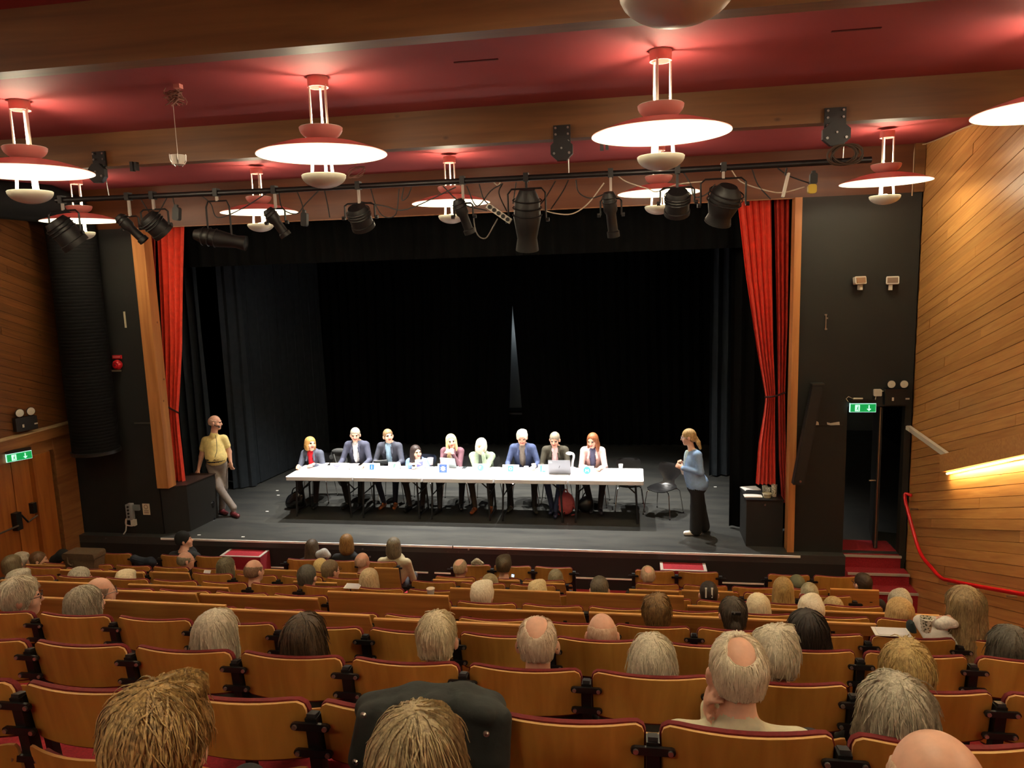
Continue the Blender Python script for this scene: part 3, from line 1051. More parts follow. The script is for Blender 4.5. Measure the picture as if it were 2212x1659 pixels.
def plug(px, py, w, h, ang, lab, m_, name='power_plug'):
    c = at_y(px, py, YB - 0.02)
    k_ = 6.8 / FPX
    o_ = thing(name, lab, 'plug', c)
    MB().rbox((0, 0, 0), (w * k_, 0.05, h * k_), 0.3 * min(w, h) * k_, ry=math.radians(ang)).build('body', m_, o_)
    MB().rbox((0, 0, h * k_ * 0.55), (w * k_ * 0.5, 0.03, h * k_ * 0.3), 0.1 * w * k_, ry=math.radians(ang)).build('collar', M_BLKLAMP, o_)


plug(382, 462, 16, 30, 8, 'small black connector hanging left, beside the short fresnel lantern', M_BLKLAMP)
plug(658, 474, 14, 30, 5, 'small black connector hanging between the slim lantern and the finned one', M_BLKLAMP)
plug(1757, 386, 14, 22, 0, 'black plug at the right end of the lighting bar', M_BLKLAMP)
plug(1754, 408, 16, 18, 0, 'yellow plug at the right end of the lighting bar', plain('yellow_plastic', (190, 160, 40), 0.5))
plug(1697, 400, 5, 48, 12, 'thin pale cable end tag hanging from the bar on the right', M_CREAM)
t = thing('power_strip', 'white multi-socket strip slung under the bar beside the largest lantern', 'power strip', at_y(1078, 461, YB - 0.02))
MB().box((0, 0, 0), (0.26, 0.04, 0.05), ry=math.radians(36)).build('body', M_CREAM, t)
for i in range(5):
    a = math.radians(36)
    s = (i - 2) * 0.05
    MB().cyl((s * math.cos(a), -0.018, -s * math.sin(a)), (s * math.cos(a), -0.03, -s * math.sin(a)), 0.019, n=10).build('socket', M_BLKLAMP, t)

# ceiling fittings
t = thing('smoke_detector', 'caged detector hanging on a thin wire from the ceiling at left', 'detector', at_y(385, 345, 5.9))
MB().lathe([(0.002, -0.05), (0.05, -0.04), (0.066, 0.0), (0.07, 0.035), (0.002, 0.04)], n=16).build('body', M_CREAM, t, True)
for i in range(6):
    a = math.pi * i / 3
    MB().tube([(0.073 * math.cos(a), 0.073 * math.sin(a), 0.04), (0.07 * math.cos(a), 0.07 * math.sin(a), -0.01), (0.03 * math.cos(a), 0.03 * math.sin(a), -0.055)], 0.003, n=4).build('cage_wire', M_STEEL, t)
MB().cyl((0, 0, 0.04), (0, 0, 5.44 - t.location[2]), 0.0025, n=5).build('wire', M_CREAM, t)
t = thing('cable_bundle', 'tangle of pale wire under the red ceiling at left', 'cable', at_z(374, 186, 5.43))
P = []
rr = random.Random(4)
for i in range(60):
    P.append((rr.uniform(-0.07, 0.07), rr.uniform(-0.05, 0.05), -0.02 - 0.14 * abs(math.sin(i * 0.5)) * rr.uniform(0.4, 1)))
MB().tube(arc_pts(P, 2), 0.004, n=4).build('wire_loops', plain('dusty_wire', (150, 110, 96), 0.7), t)
MB().box((0.04, 0, 0.0), (0.05, 0.05, 0.04)).build('ceiling_box', M_PINK, t)
t = thing('cable_bundle', 'faint loop of pale wire left of the middle far pendant', 'cable', at_y(770, 372, 8.0))
P = [(0.10 * math.cos(i * 0.6), 0.02 * math.sin(i), 0.06 * math.sin(i * 0.63)) for i in range(40)]
MB().tube(P, 0.004, n=4).build('wire_loops', MATS['dusty_wire'], t)
MB().cyl((0, 0, 0.0), (0, 0, 5.44 - t.location[2]), 0.002, n=4).build('wire', MATS['dusty_wire'], t)
for (x0, y0, x1, y1), lab in (((980, 135, 1077, 129), 'narrow dark slot in the red ceiling near the centre'), ((1795, 70, 1905, 59), 'narrow dark slot in the red ceiling at right')):
    a, b = at_z(x0, y0, ZC - 0.004), at_z(x1, y1, ZC - 0.004)
    o = MB().box(((a[0] + b[0]) / 2, (a[1] + b[1]) / 2, ZC - 0.002), (b[0] - a[0], 0.02, 0.008)).build('ceiling_slot', plain('slot_red', (84, 20, 24), 0.8))
    tag(o, lab, 'slot')
# black clips on the second beam and white cable along the right wall
for px, py, lab in ((286, 360, 'small black clip under the beam at left'), (1300, 314, 'small black clip under the beam at right')):
    c = at_y(px, py, 6.72)
    o = MB().box(c, (0.03, 0.04, 0.09)).build('beam_clip', M_BLKMETAL)
    MB().box(c + [0.045, 0, 0], (0.025, 0.04, 0.08)).build('clip_jaw', M_BLKMETAL, o)
    tag(o, lab, 'clip')
Xw = XR - 0.012
P = [at_y(1970, 423, YP - 0.01), at_y(1973, 380, YP - 0.01), at_y(1975, 330, YP - 0.01), at_y(1977, 314, YP - 0.01), at_x(2000, 311, Xw), at_x(2040, 296, Xw), at_x(2082, 277, Xw), at_x(2141, 257, Xw), at_x(2212, 226, Xw)]
tag(MB().tube(P, 0.008, n=6).build('wall_cable', plain('cable_beige', (196, 164, 130), 0.6)), 'white cable running along the top of the right plank wall', 'cable')

# ------------------------------------------------------------------ exit signs, alarm, emergency lamps
M_GREEN = plain('exit_green', (10, 150, 70), 0.4, emit=((10, 160, 80), 0.75))
M_EXITW = plain('exit_white', (230, 255, 240), 0.4, emit=((190, 245, 235), 1.0))


def exit_sign(loc, rz, w, lab):
    t = thing('exit_sign', lab, 'exit sign', loc, rz)
    h = w * 0.36
    MB().box((0, 0.02, 0.0), (w, 0.03, h)).build('light_box', M_EXITW, t)
    MB().box((0, 0.0, 0), (w * 0.96, 0.012, h * 0.88)).build('green_panel', M_GREEN, t)
    MB().box((0, 0.02, h * 0.72), (w * 0.98, 0.06, h * 0.36)).build('housing', M_BLKMETAL, t)
    y = -0.009
    MB().box((-w * 0.22, y, 0), (w * 0.18, 0.006, h * 0.72)).build('doorway_symbol', M_EXITW, t)
    man = MB()
    man.ell((-w * 0.20, y - 0.004, h * 0.22), (w * 0.022, 0.003, w * 0.022), 8, 6)
    man.tube([(-w * 0.205, y - 0.005, h * 0.12), (-w * 0.22, y - 0.005, -h * 0.08)], w * 0.02, 5)
    man.tube([(-w * 0.22, y - 0.005, -h * 0.08), (-w * 0.18, y - 0.005, -h * 0.2), (-w * 0.19, y - 0.005, -h * 0.3)], w * 0.012, 5)
    man.tube([(-w * 0.22, y - 0.005, -h * 0.08), (-w * 0.26, y - 0.005, -h * 0.24)], w * 0.012, 5)
    man.tube([(-w * 0.17, y - 0.005, h * 0.02), (-w * 0.205, y - 0.005, h * 0.1), (-w * 0.25, y - 0.005, h * 0.0)], w * 0.01, 5)
    man.build('running_figure', M_GREEN, t)
    ar = MB()
    ar.box((w * 0.22, y, h * 0.08), (w * 0.035, 0.006, h * 0.5))
    ar.prism([(w * 0.22, y - 0.003, -h * 0.34), (w * 0.30, y - 0.003, -h * 0.1), (w * 0.27, y - 0.003, -h * 0.06), (w * 0.22, y - 0.003, -h * 0.22), (w * 0.17, y - 0.003, -h * 0.06), (w * 0.14, y - 0.003, -h * 0.1)], (0, 0.006, 0))
    ar.build('arrow_symbol', M_EXITW, t)
    return t


exit_sign((3.05, YP - 0.06, 2.05), 0, 0.33, 'green lit exit sign with running figure above the right stage door')
e2 = at_x(42, 986, XL + 0.16)
exit_sign((e2[0], e2[1], e2[2]), math.radians(62), 0.33, 'green lit exit sign on the ledge above the left doors')


def twin_lamp(loc, rz, w, h, r, lab, tilt=0.0):
    t = thing('emergency_light', lab, 'emergency light', loc, rz)
    MB().rbox((0, 0.03, 0), (w, 0.09, h), 0.01).build('housing', M_BLKMETAL, t)
    MB().box((w * 0.42, -0.018, -h * 0.1), (w * 0.16, 0.004, 0.02)).build('label_plate', M_CREAM, t)
    MB().box((-w * 0.18, -0.018, -h * 0.12), (0.025, 0.004, 0.045)).build('switch_plate', M_CREAM, t)
    for s in (-1, 1):
        c = (s * w * 0.26, 0.0, h / 2 + r * 1.25)
        MB().lathe([(0.002, 0.05), (r * 0.7, 0.045), (r * 1.06, 0.0), (r * 1.06, -0.015), (r, -0.018)], c, 18, axis=(0.0, 1, 0)).build('lamp_head', M_BLKMETAL, t, True)
        MB().lathe([(r * 0.98, -0.016), (0.002, -0.022)], c, 18, axis=(0, 1, 0)).build('lens', plain('frosted_lens', (214, 210, 194), 0.3), t)
        MB().box((c[0], 0.03, h / 2 + r * 0.2), (0.03, 0.02, r * 0.6)).build('neck', M_BLKMETAL, t)


twin_lamp((3.46, YP - 0.08, 2.20), 0, 0.30, 0.22, 0.05, 'black emergency unit with two round lamps above the right stage door')
e1 = at_x(57, 915, XL + 0.12)
twin_lamp(tuple(e1), math.radians(70), 0.30, 0.2, 0.058, 'black emergency unit with two round lamps on the left wall')
t = thing('junction_box', 'cream junction box with cables beside the right exit sign', 'junction box', (3.235, YP - 0.02, 2.25))
MB().rbox((0, 0, 0), (0.10, 0.05, 0.09), 0.012).build('box', M_CREAM, t)
MB().tube([(-0.02, -0.01, -0.05), (-0.03, -0.01, -0.12), (-0.08, -0.01, -0.17)], 0.006).build('cable', M_CREAM, t)
MB().tube([(0.05, -0.01, 0.02), (0.12, -0.01, 0.025)], 0.006).build('cable', M_CREAM, t)
t = thing('battery_tube', 'short white tube with a curled wire above the right exit sign', 'tube', (2.99, YP - 0.03, 2.17))
MB().cyl((-0.06, 0, 0), (0.06, 0, 0), 0.014, n=10).build('tube', M_CREAM, t)
MB().tube([(-0.06, 0, 0), (-0.12, 0, 0.03), (-0.15, 0, 0.0), (-0.12, 0, -0.04)], 0.005).build('wire', M_CREAM, t)

for px, rz, lab in ((1857, 0.25, 'left of two small floodlights on the black wall at right'), (1928, -0.25, 'right of two small floodlights on the black wall at right')):
    c = at_y(px, 606, YP - 0.10)
    t = thing('floodlight', lab, 'floodlight', c, rz, group='two wall floodlights')
    MB().rbox((0, 0, 0.0), (0.15, 0.06, 0.10), 0.012, rx=math.radians(-12)).build('housing', M_CREAM, t)
    MB().box((0, -0.034, 0.005), (0.125, 0.008, 0.072), rx=math.radians(-12)).build('glass', plain('flood_glass', (170, 150, 130), 0.15, 0.6), t)
    MB().box((0.0 + (0.02 if rz > 0 else -0.02), 0.02, -0.085), (0.045, 0.05, 0.075)).build('mount', M_CREAM, t)
c0, c1 = at_y(1784, 680, YP - 0.01), at_y(1784, 711, YP - 0.01)
o = MB().box((c0 + c1) / 2, (0.012, 0.012, c0[2] - c1[2])).build('metal_bracket', M_STEEL)
for q in (c0, c1, (c0 + c1) / 2 + [0.01, 0, 0.05]):
    MB().box(q, (0.03, 0.014, 0.018)).build('fixing', M_STEEL, o)
tag(o, 'thin vertical metal bracket on the black wall below the floodlights', 'bracket')
# leaning black column speaker
a, b = at_y(1765, 830, YP - 0.12), at_y(1723, 1045, YP - 0.25)
t = thing('column_speaker', 'slim black column speaker leaning against the black wall at right', 'speaker', (b[0], b[1], b[2]))
d = a - b
MB().prism([(-0.07, -0.06, 0), (0.07, -0.06, 0), (0.07, 0.06, 0), (-0.07, 0.06, 0)], d).build('cabinet', M_BLKLAMP, t)
MB().prism([(-0.055, -0.066, 0.02), (0.055, -0.066, 0.02), (0.055, -0.061, 0.02), (-0.055, -0.061, 0.02)], d * 0.96).build('grille', M_BLKMETAL, t)
MB().box(d + [0, -0.02, 0.012], (0.15, 0.13, 0.02)).build('top_cap', plain('grey_cap', (60, 60, 58), 0.4), t)
MB().cyl((0.02, -0.062, 0.05), (0.02, -0.074, 0.05), 0.016, n=10).build('badge', M_STEEL, t)
# peeled paint, panel joint line
for (pts), lab in ((((1763, 909), (1768, 912), (1769, 918), (1762, 918)), 'small peeled pale patch on the black wall at right'),
                   (((1786, 912), (1794, 914), (1806, 912), (1813, 911), (1814, 918), (1795, 919), (1787, 917)), 'long peeled pale patch on the black wall left of the stage door')):
    P = [at_y(x, y, YP - 0.002) for x, y in pts]
    o = MB().prism(P, (0, -0.004, 0)).build('peeled_patch', M_CREAM)
    tag(o, lab, 'patch')
struct(MB().box((2.52, YP - 0.003, 1.80), (0.60, 0.006, 0.01)).build('trim_50', M_NOSING if False else M_BLKMETAL))

# left black wall: duct, tape, alarm, sockets, notice
t = thing('ventilation_duct', 'fat ribbed black duct running down the black wall at left', 'duct', (-8.22, YP - 0.36, 1.45))
prof = []
for i in range(69):
    z = i * 0.05
    prof += [(0.33, z), (0.33, z + 0.035), (0.324, z + 0.042)]
MB().lathe(prof, n=36).build('tube', plain('duct_black', (14, 14, 14), 0.85, spec=0.2), t, True)
MB().lathe([(0.27, -0.02), (0.35, -0.02), (0.35, 0.03), (0.33, 0.035)], n=36).build('end_ring', M_BLKMETAL, t, True)
MB().box((0, 0.2, 1.9), (0.1, 0.36, 0.05)).build('wall_bracket', M_BLKMETAL, t)
MB().tube([(0, 0, 3.42), (-0.02, -0.06, 3.62), (-0.1, -0.3, 3.74), (-0.25, -0.9, 3.74), (-0.35, -2.2, 3.74)], [0.33, 0.325, 0.28, 0.26, 0.26], n=20).build('top_elbow', MATS['duct_black'], t, True)
for (x0, y0, x1, y1), lab in (((269, 673, 271, 708), 'vertical strip of white tape high on the left black wall'), ((137, 802, 149, 802), 'short white tape strip at the left edge of the duct'),
                              ((212, 801, 262, 801), 'horizontal white tape strip below the fire bell'), ((155, 884, 157, 903), 'short vertical tape strip beside the left plank wall'),
                              ((290, 914, 326, 914), 'faint grey tape line beside the left post')):
    a, b = at_y(x0, y0, YP - 0.003), at_y(x1, y1, YP - 0.003)
    if x0 in (137, 155):
        a, b = at_y(x0, y0, YP - 0.05), at_y(x1, y1, YP - 0.05)
    w, h = max(0.03, abs(b[0] - a[0])), max(0.026, abs(a[2] - b[2]))
    o = MB().box(((a[0] + b[0]) / 2, a[1], (a[2] + b[2]) / 2), (w, 0.006, h)).build('tape_strip', plain('aged_tape', (196, 184, 156), 0.7) if x0 != 290 else plain('grey_tape', (70, 68, 62), 0.7))
    MB().box(((a[0] + b[0]) / 2 + w * 0.2, a[1] - 0.002, (a[2] + b[2]) / 2 + h * 0.15), (w * 0.5, 0.005, h * 0.6)).build('tape_layer', o.data.materials[0], o)
    tag(o, lab, 'tape')
M_ALARM = plain('alarm_red', (196, 30, 40), 0.35)
c = at_y(254, 788, YP - 0.05)
t = thing('fire_bell', 'round red fire bell on the left black wall', 'bell', c)
MB().lathe([(0.002, -0.06), (0.05, -0.055), (0.075, -0.03), (0.08, 0.0), (0.06, 0.04)], n=24, axis=(0, 1, 0)).build('gong', M_ALARM, t, True)
MB().cyl((0, -0.055, 0), (0, -0.068, 0), 0.012, n=8).build('centre_nut', M_STEEL, t)
c = at_y(253, 771, YP - 0.02)
o = MB().box(c, (0.15, 0.03, 0.055)).build('alarm_sign', M_ALARM)
MB().box(c - [0, 0.017, 0], (0.12, 0.004, 0.014)).build('sign_line', plain('faded_pink', (222, 150, 140), 0.6), o)
tag(o, 'small red sign plate above the fire bell', 'sign')
c = at_y(285, 1105, YP - 0.05)
t = thing('socket_box', 'grey multi-socket box on the black wall under the left post', 'socket box', c)
MB().rbox((-0.03, 0, 0), (0.09, 0.09, 0.26), 0.01).build('enclosure', plain('grey_box', (140, 140, 142), 0.5), t)
MB().box((0.075, 0.02, 0.06), (0.10, 0.04, 0.09)).build('side_box', plain('grey_box2', (110, 116, 118), 0.5), t)
for i in range(4):
    MB().cyl((-0.03, -0.045, 0.09 - i * 0.055), (-0.03, -0.055, 0.09 - i * 0.055), 0.018, n=10).build('socket', M_BLKMETAL, t)
MB().box((0.02, -0.01, -0.18), (0.07, 0.06, 0.10)).build('lower_socket', M_CREAM, t)
c = at_y(316, 1100, YP - 0.004)
o = MB().box(c, (0.125, 0.006, 0.185)).build('notice_sheet', plain('paper_cream', (222, 206, 180), 0.7))
MB().lathe([(0.028, 0), (0.036, 0.0)], c + [0, -0.005, 0.04], 14, axis=(0, 1, 0)).build('round_emblem', plain('notice_ink', (120, 70, 40), 0.7), o)
for i in range(4):
    MB().box(c + [0, -0.004, -0.015 - i * 0.017], (0.085, 0.002, 0.006)).build('text_line', MATS['notice_ink'], o)
tag(o, 'cream paper notice pinned to the black wall under the left post', 'notice')
P = [at_y(x, y, YP - 0.06) for x, y in ((290, 1130), (286, 1136), (272, 1133), (273, 1120), (272, 1145), (267, 1155), (269, 1175), (273, 1200))]
tag(MB().tube(arc_pts(P, 4), 0.010, n=6).build('wall_lead', plain('lead_white', (226, 222, 214), 0.5)), 'white lead hanging down from the socket box at left', 'cable')


# ------------------------------------------------------------------ theatre seats
M_SEATW = wood('seat_veneer', (206, 150, 72), (184, 128, 56), 0.38, (14, 14, 1.0), 1.2, False, 0.14)
M_PLY = plain('ply_edge', (226, 178, 116), 0.5)
M_REDFAB = plain('seat_red_wool', (108, 25, 27), 0.9, var=0.2, scale=80)
M_SILVER = plain('bolt_zinc', (190, 190, 186), 0.3, 0.9)
M_TAGW = plain('number_tag', (205, 200, 192), 0.4)


def shell_panel(w, z0, z1, bulge, lean, yoff, thick, rt, rb, grow=0.0, nu=14, nv=4):
    """curved panel; local y grows towards the stage; bulges towards -y"""
    mb = MB()
    hw = w / 2 + grow
    z1g, z0g = z1 + grow, z0

    def prof(u):
        a = abs(u)
        ct = 0.0
        if a > hw - rt:
            ct = rt - math.sqrt(max(0, rt * rt - (a - hw + rt) ** 2))
        cb = 0.0
        if a > hw - rb:
            cb = rb - math.sqrt(max(0, rb * rb - (a - hw + rb) ** 2))
        return z0g + cb, z1g - ct

    us = [hw * math.sin(math.pi / 2 * (2 * i / nu - 1)) for i in range(nu + 1)]
    for side in (0, 1):
        for u in us:
            a, b = prof(u)
            for j in range(nv + 1):
                z = a + (b - a) * j / nv
                y = yoff - bulge * (1 - (u / hw) ** 2) - lean * (z - z0) / (z1 - z0) + side * thick
                mb.v.append((u, y, z))
    n = (nu + 1) * (nv + 1)
    def q(i, j, s):
        return s * n + i * (nv + 1) + j
    for i in range(nu):
        for j in range(nv):
            mb.f.append((q(i, j, 0), q(i + 1, j, 0), q(i + 1, j + 1, 0), q(i, j + 1, 0)))
            mb.f.append((q(i, j, 1), q(i, j + 1, 1), q(i + 1, j + 1, 1), q(i + 1, j, 1)))
            mb.mi += [0, 0]
        for j in (0, nv):
            mb.f.append((q(i, j, 0), q(i, j, 1), q(i + 1, j, 1), q(i + 1, j, 0)))
            mb.mi.append(1)
    for i in (0, nu):
        for j in range(nv):
            mb.f.append((q(i, j, 0), q(i, j + 1, 0), q(i, j + 1, 1), q(i, j, 1)))
            mb.mi.append(1)
    return mb


def make_seat(lod):
    t = thing('theatre_seat', 'x', 'seat')
    shell_panel(0.497, 0.658, 0.875, 0.046, 0.03, 0.0, 0.011, 0.035, 0.03).build('backrest', [M_SEATW, M_PLY], t, True)
    shell_panel(0.497, 0.645, 0.875, 0.046, 0.03, 0.0125, 0.020, 0.045, 0.03, grow=0.006).build('back_cushion', M_REDFAB, t, True)
    shell_panel(0.497, 0.40, 0.648, 0.062, 0.03, -0.012, 0.012, 0.02, 0.05).build('seat_shell', [M_SEATW, M_PLY], t, True)
    shell_panel(0.48, 0.40, 0.600, 0.062, 0.03, 0.002, 0.05, 0.02, 0.05).build('seat_cushion', M_REDFAB, t, True)
    stanchion(t, -0.275, lod)
    return t


def stanchion(t, x, lod):
    s = MB().prism([(x - 0.02, 0.04, 0), (x + 0.02, 0.04, 0), (x + 0.02, -0.05, 0.825), (x - 0.02, -0.05, 0.825)], (0, 0.045, 0)).build('stanchion', M_BLKMETAL, t)
    if lod <= 1:
        MB().box((x, -0.026, 0.828), (0.030, 0.04, 0.012), rx=math.radians(-14)).build('stanchion_cap', plain('cap_grey', (44, 44, 46), 0.35), t)
    zs = (0.80, 0.70, 0.585) if lod == 0 else ((0.80, 0.70) if lod == 1 else (0.80,))
    for z in zs:
        y = -0.05 * (z - 0.31) / 0.52 - 0.006
        MB().rbox((x, y, z), (0.135, 0.012, 0.026), 0.012, n=2).build('bracket', M_BLKMETAL, t)
        if lod <= 1:
            for sx in (-1, 1):
                MB().cyl((x + sx * 0.052, y - 0.006, z), (x + sx * 0.052, y - 0.013, z), 0.0085, n=8).build('bolt', M_SILVER, t)


ROW_NAME = {-1: 'row below the camera', 0: 'nearest seat row', 1: 'second seat row from camera', 2: 'third seat row from camera', 3: 'fourth seat row from camera',
            4: 'fifth seat row from camera', 5: 'sixth seat row from camera', 6: 'seventh seat row from camera',
            7: 'eighth seat row from camera', 8: 'front seat row by the stage'}
PIT = 0.55
GAP0 = {0: 0.055, 1: -0.205, 2: 1.185, 3: 0.40, 4: -0.385, 5: 0.0, 6: -0.80, 7: -0.783, 8: -0.77}
# blocks of seats given as (x of first gap line, number of seats)
BLOCKS = {}
for k, lo, hi in ((0, -2.8, 1.75), (1, -3.6, 2.1), (2, -4.5, 2.45), (3, -5.3, 2.65), (4, -6.1, 2.45), (5, -7.0, 2.6)):
    g0 = GAP0[k] + PIT * math.ceil((lo - GAP0[k]) / PIT)
    BLOCKS[k] = [(g0, int((hi - g0) / PIT + 1e-6))]
BLOCKS[6] = [(-2.45 - 0.45 - PIT * 8, 8), (-2.45, 3), (0.0, 4)]
BLOCKS[7] = [(-2.95 - PIT * 9, 9), (-2.433, 3), (0.0, 4)]
BLOCKS[8] = [(-7.75, 1), (-6.78, 2), (-4.83, 3), (-2.42, 3), (0.0, 2), (1.66, 2)]
SEATP = [make_seat(0), make_seat(1), make_seat(2)]
usedp = [False, False, False]
for k in range(0, 9):
    n_row = 0
    lod = 0 if k <= 1 else (1 if k <= 3 else 2)
    tot = sum(n for _, n in BLOCKS[k])
    for g0, n in BLOCKS[k]:
        for i in range(n):
            if not usedp[lod]:
                s = SEATP[lod]
                usedp[lod] = True
            else:
                s = copy_tree(SEATP[lod])
                for ch in [c_ for c_ in s.children if c_.name.startswith('x_')]:
                    bpy.data.objects.remove(ch)
            s.location = (g0 + PIT * (i + 0.5), row_y(k) + 0.02, floor_z(k))
            tag(s, 'wooden red-cushioned theatre seat, %s, %s from the left' % (ROW_NAME[k], ORD[n_row]), 'seat', 'theatre seats in raked rows')
            n_row += 1
            if i == n - 1:
                s['last'] = 1
for s in [o_ for o_ in COL.objects if o_.get('last')]:
    k = min(range(9), key=lambda q: abs(row_y(q) + 0.02 - s.location[1]))
    stanchion(s, 0.275, 0 if k <= 1 else (1 if k <= 3 else 2))
    del s['last']

# ------------------------------------------------------------------ writing ledges hung behind the rows
M_DESK = wood('desk_veneer', (186, 132, 66), (160, 108, 50), 0.42, (1, 14, 14), 1.4, False, 0.12)
M_DESKTOP = plain('desk_edge', (216, 160, 92), 0.45)
DESKS = [(3, 0, 1293, 486, 1309, .26), (3, 494, 1321, 797, 1332, .17), (3, 807, 1340, 1180, 1357, .14),
         (4, 974, 1314, 1261, 1330, .10), (4, 1272, 1326, 1893, 1352, .10), (4, 707, 1280, 968, 1292, .28),
         (4, 431, 1286, 685, 1297, .16), (4, 237, 1280, 422, 1284, .16), (4, 0, 1255, 190, 1264, .26),
         (5, 276, 1263, 492, 1274, .12), (5, 972, 1274, 1209, 1281, .28), (5, 1223, 1281, 1477, 1292, .28), (5, 1485, 1309, 2030, 1335, .10),
         (6, 129, 1233, 308, 1240, .24), (6, 329, 1237, 407, 1241, .16), (6, 633, 1258, 727, 1262, .12), (6, 1359, 1276, 1466, 1280, .14), (6, 1473, 1278, 1584, 1281, .2),
         (7, 55, 1222, 170, 1225, .2), (7, 571, 1232, 640, 1235, .22), (7, 729, 1240, 770, 1241, .2), (7, 808, 1229, 860, 1230, .36),
         (7, 935, 1254, 1020, 1257, .12), (7, 1078, 1255, 1122, 1257, .12), (7, 1129, 1260, 1220, 1264, .12), (7, 1794, 1275, 1899, 1277, .2)]
cnt = {}
for k, xa, ya, xb, yb, h in sorted(DESKS, key=lambda d_: (d_[0], d_[1])):
    Y = row_y(k) - 0.10
    a, b = at_y(xa, ya, Y), at_y(xb, yb, Y)
    cnt[k] = cnt.get(k, 0) + 1
    zt = (a[2] + b[2]) / 2
    c = ((a[0] + b[0]) / 2, Y, zt)
    w = b[0] - a[0]
    t = thing('writing_ledge', '%s wooden writing ledge from the left, hung behind the %s' % (ORD[cnt[k] - 1], ROW_NAME[k]), 'writing ledge', c, group='folding writing ledges between the rows')
    MB().prism([(-w / 2, 0, 0), (w / 2, 0, 0), (w / 2 + 0.02, 0.03, -h), (-w / 2, 0.03, -h)], (0, 0.022, 0)).build('board', M_DESK, t)
    MB().box((0, 0.011, 0.005), (w, 0.026, 0.012)).build('top_edge', M_DESKTOP, t)
    for s in (-1, 1):
        MB().box((s * w * 0.36, 0.045, -h * 0.6), (0.03, 0.05, 0.05)).build('hinge', M_BLKMETAL, t)


# ------------------------------------------------------------------ smooth-union bodies meshed with surface nets
_CORN = np.array([(i, j, k) for i in (0, 1) for j in (0, 1) for k in (0, 1)])
_EDGE = [(a, b) for a in range(8) for b in range(a + 1, 8) if np.abs(_CORN[a] - _CORN[b]).sum() == 1]


def V3(*a):
    return np.array(a, float)


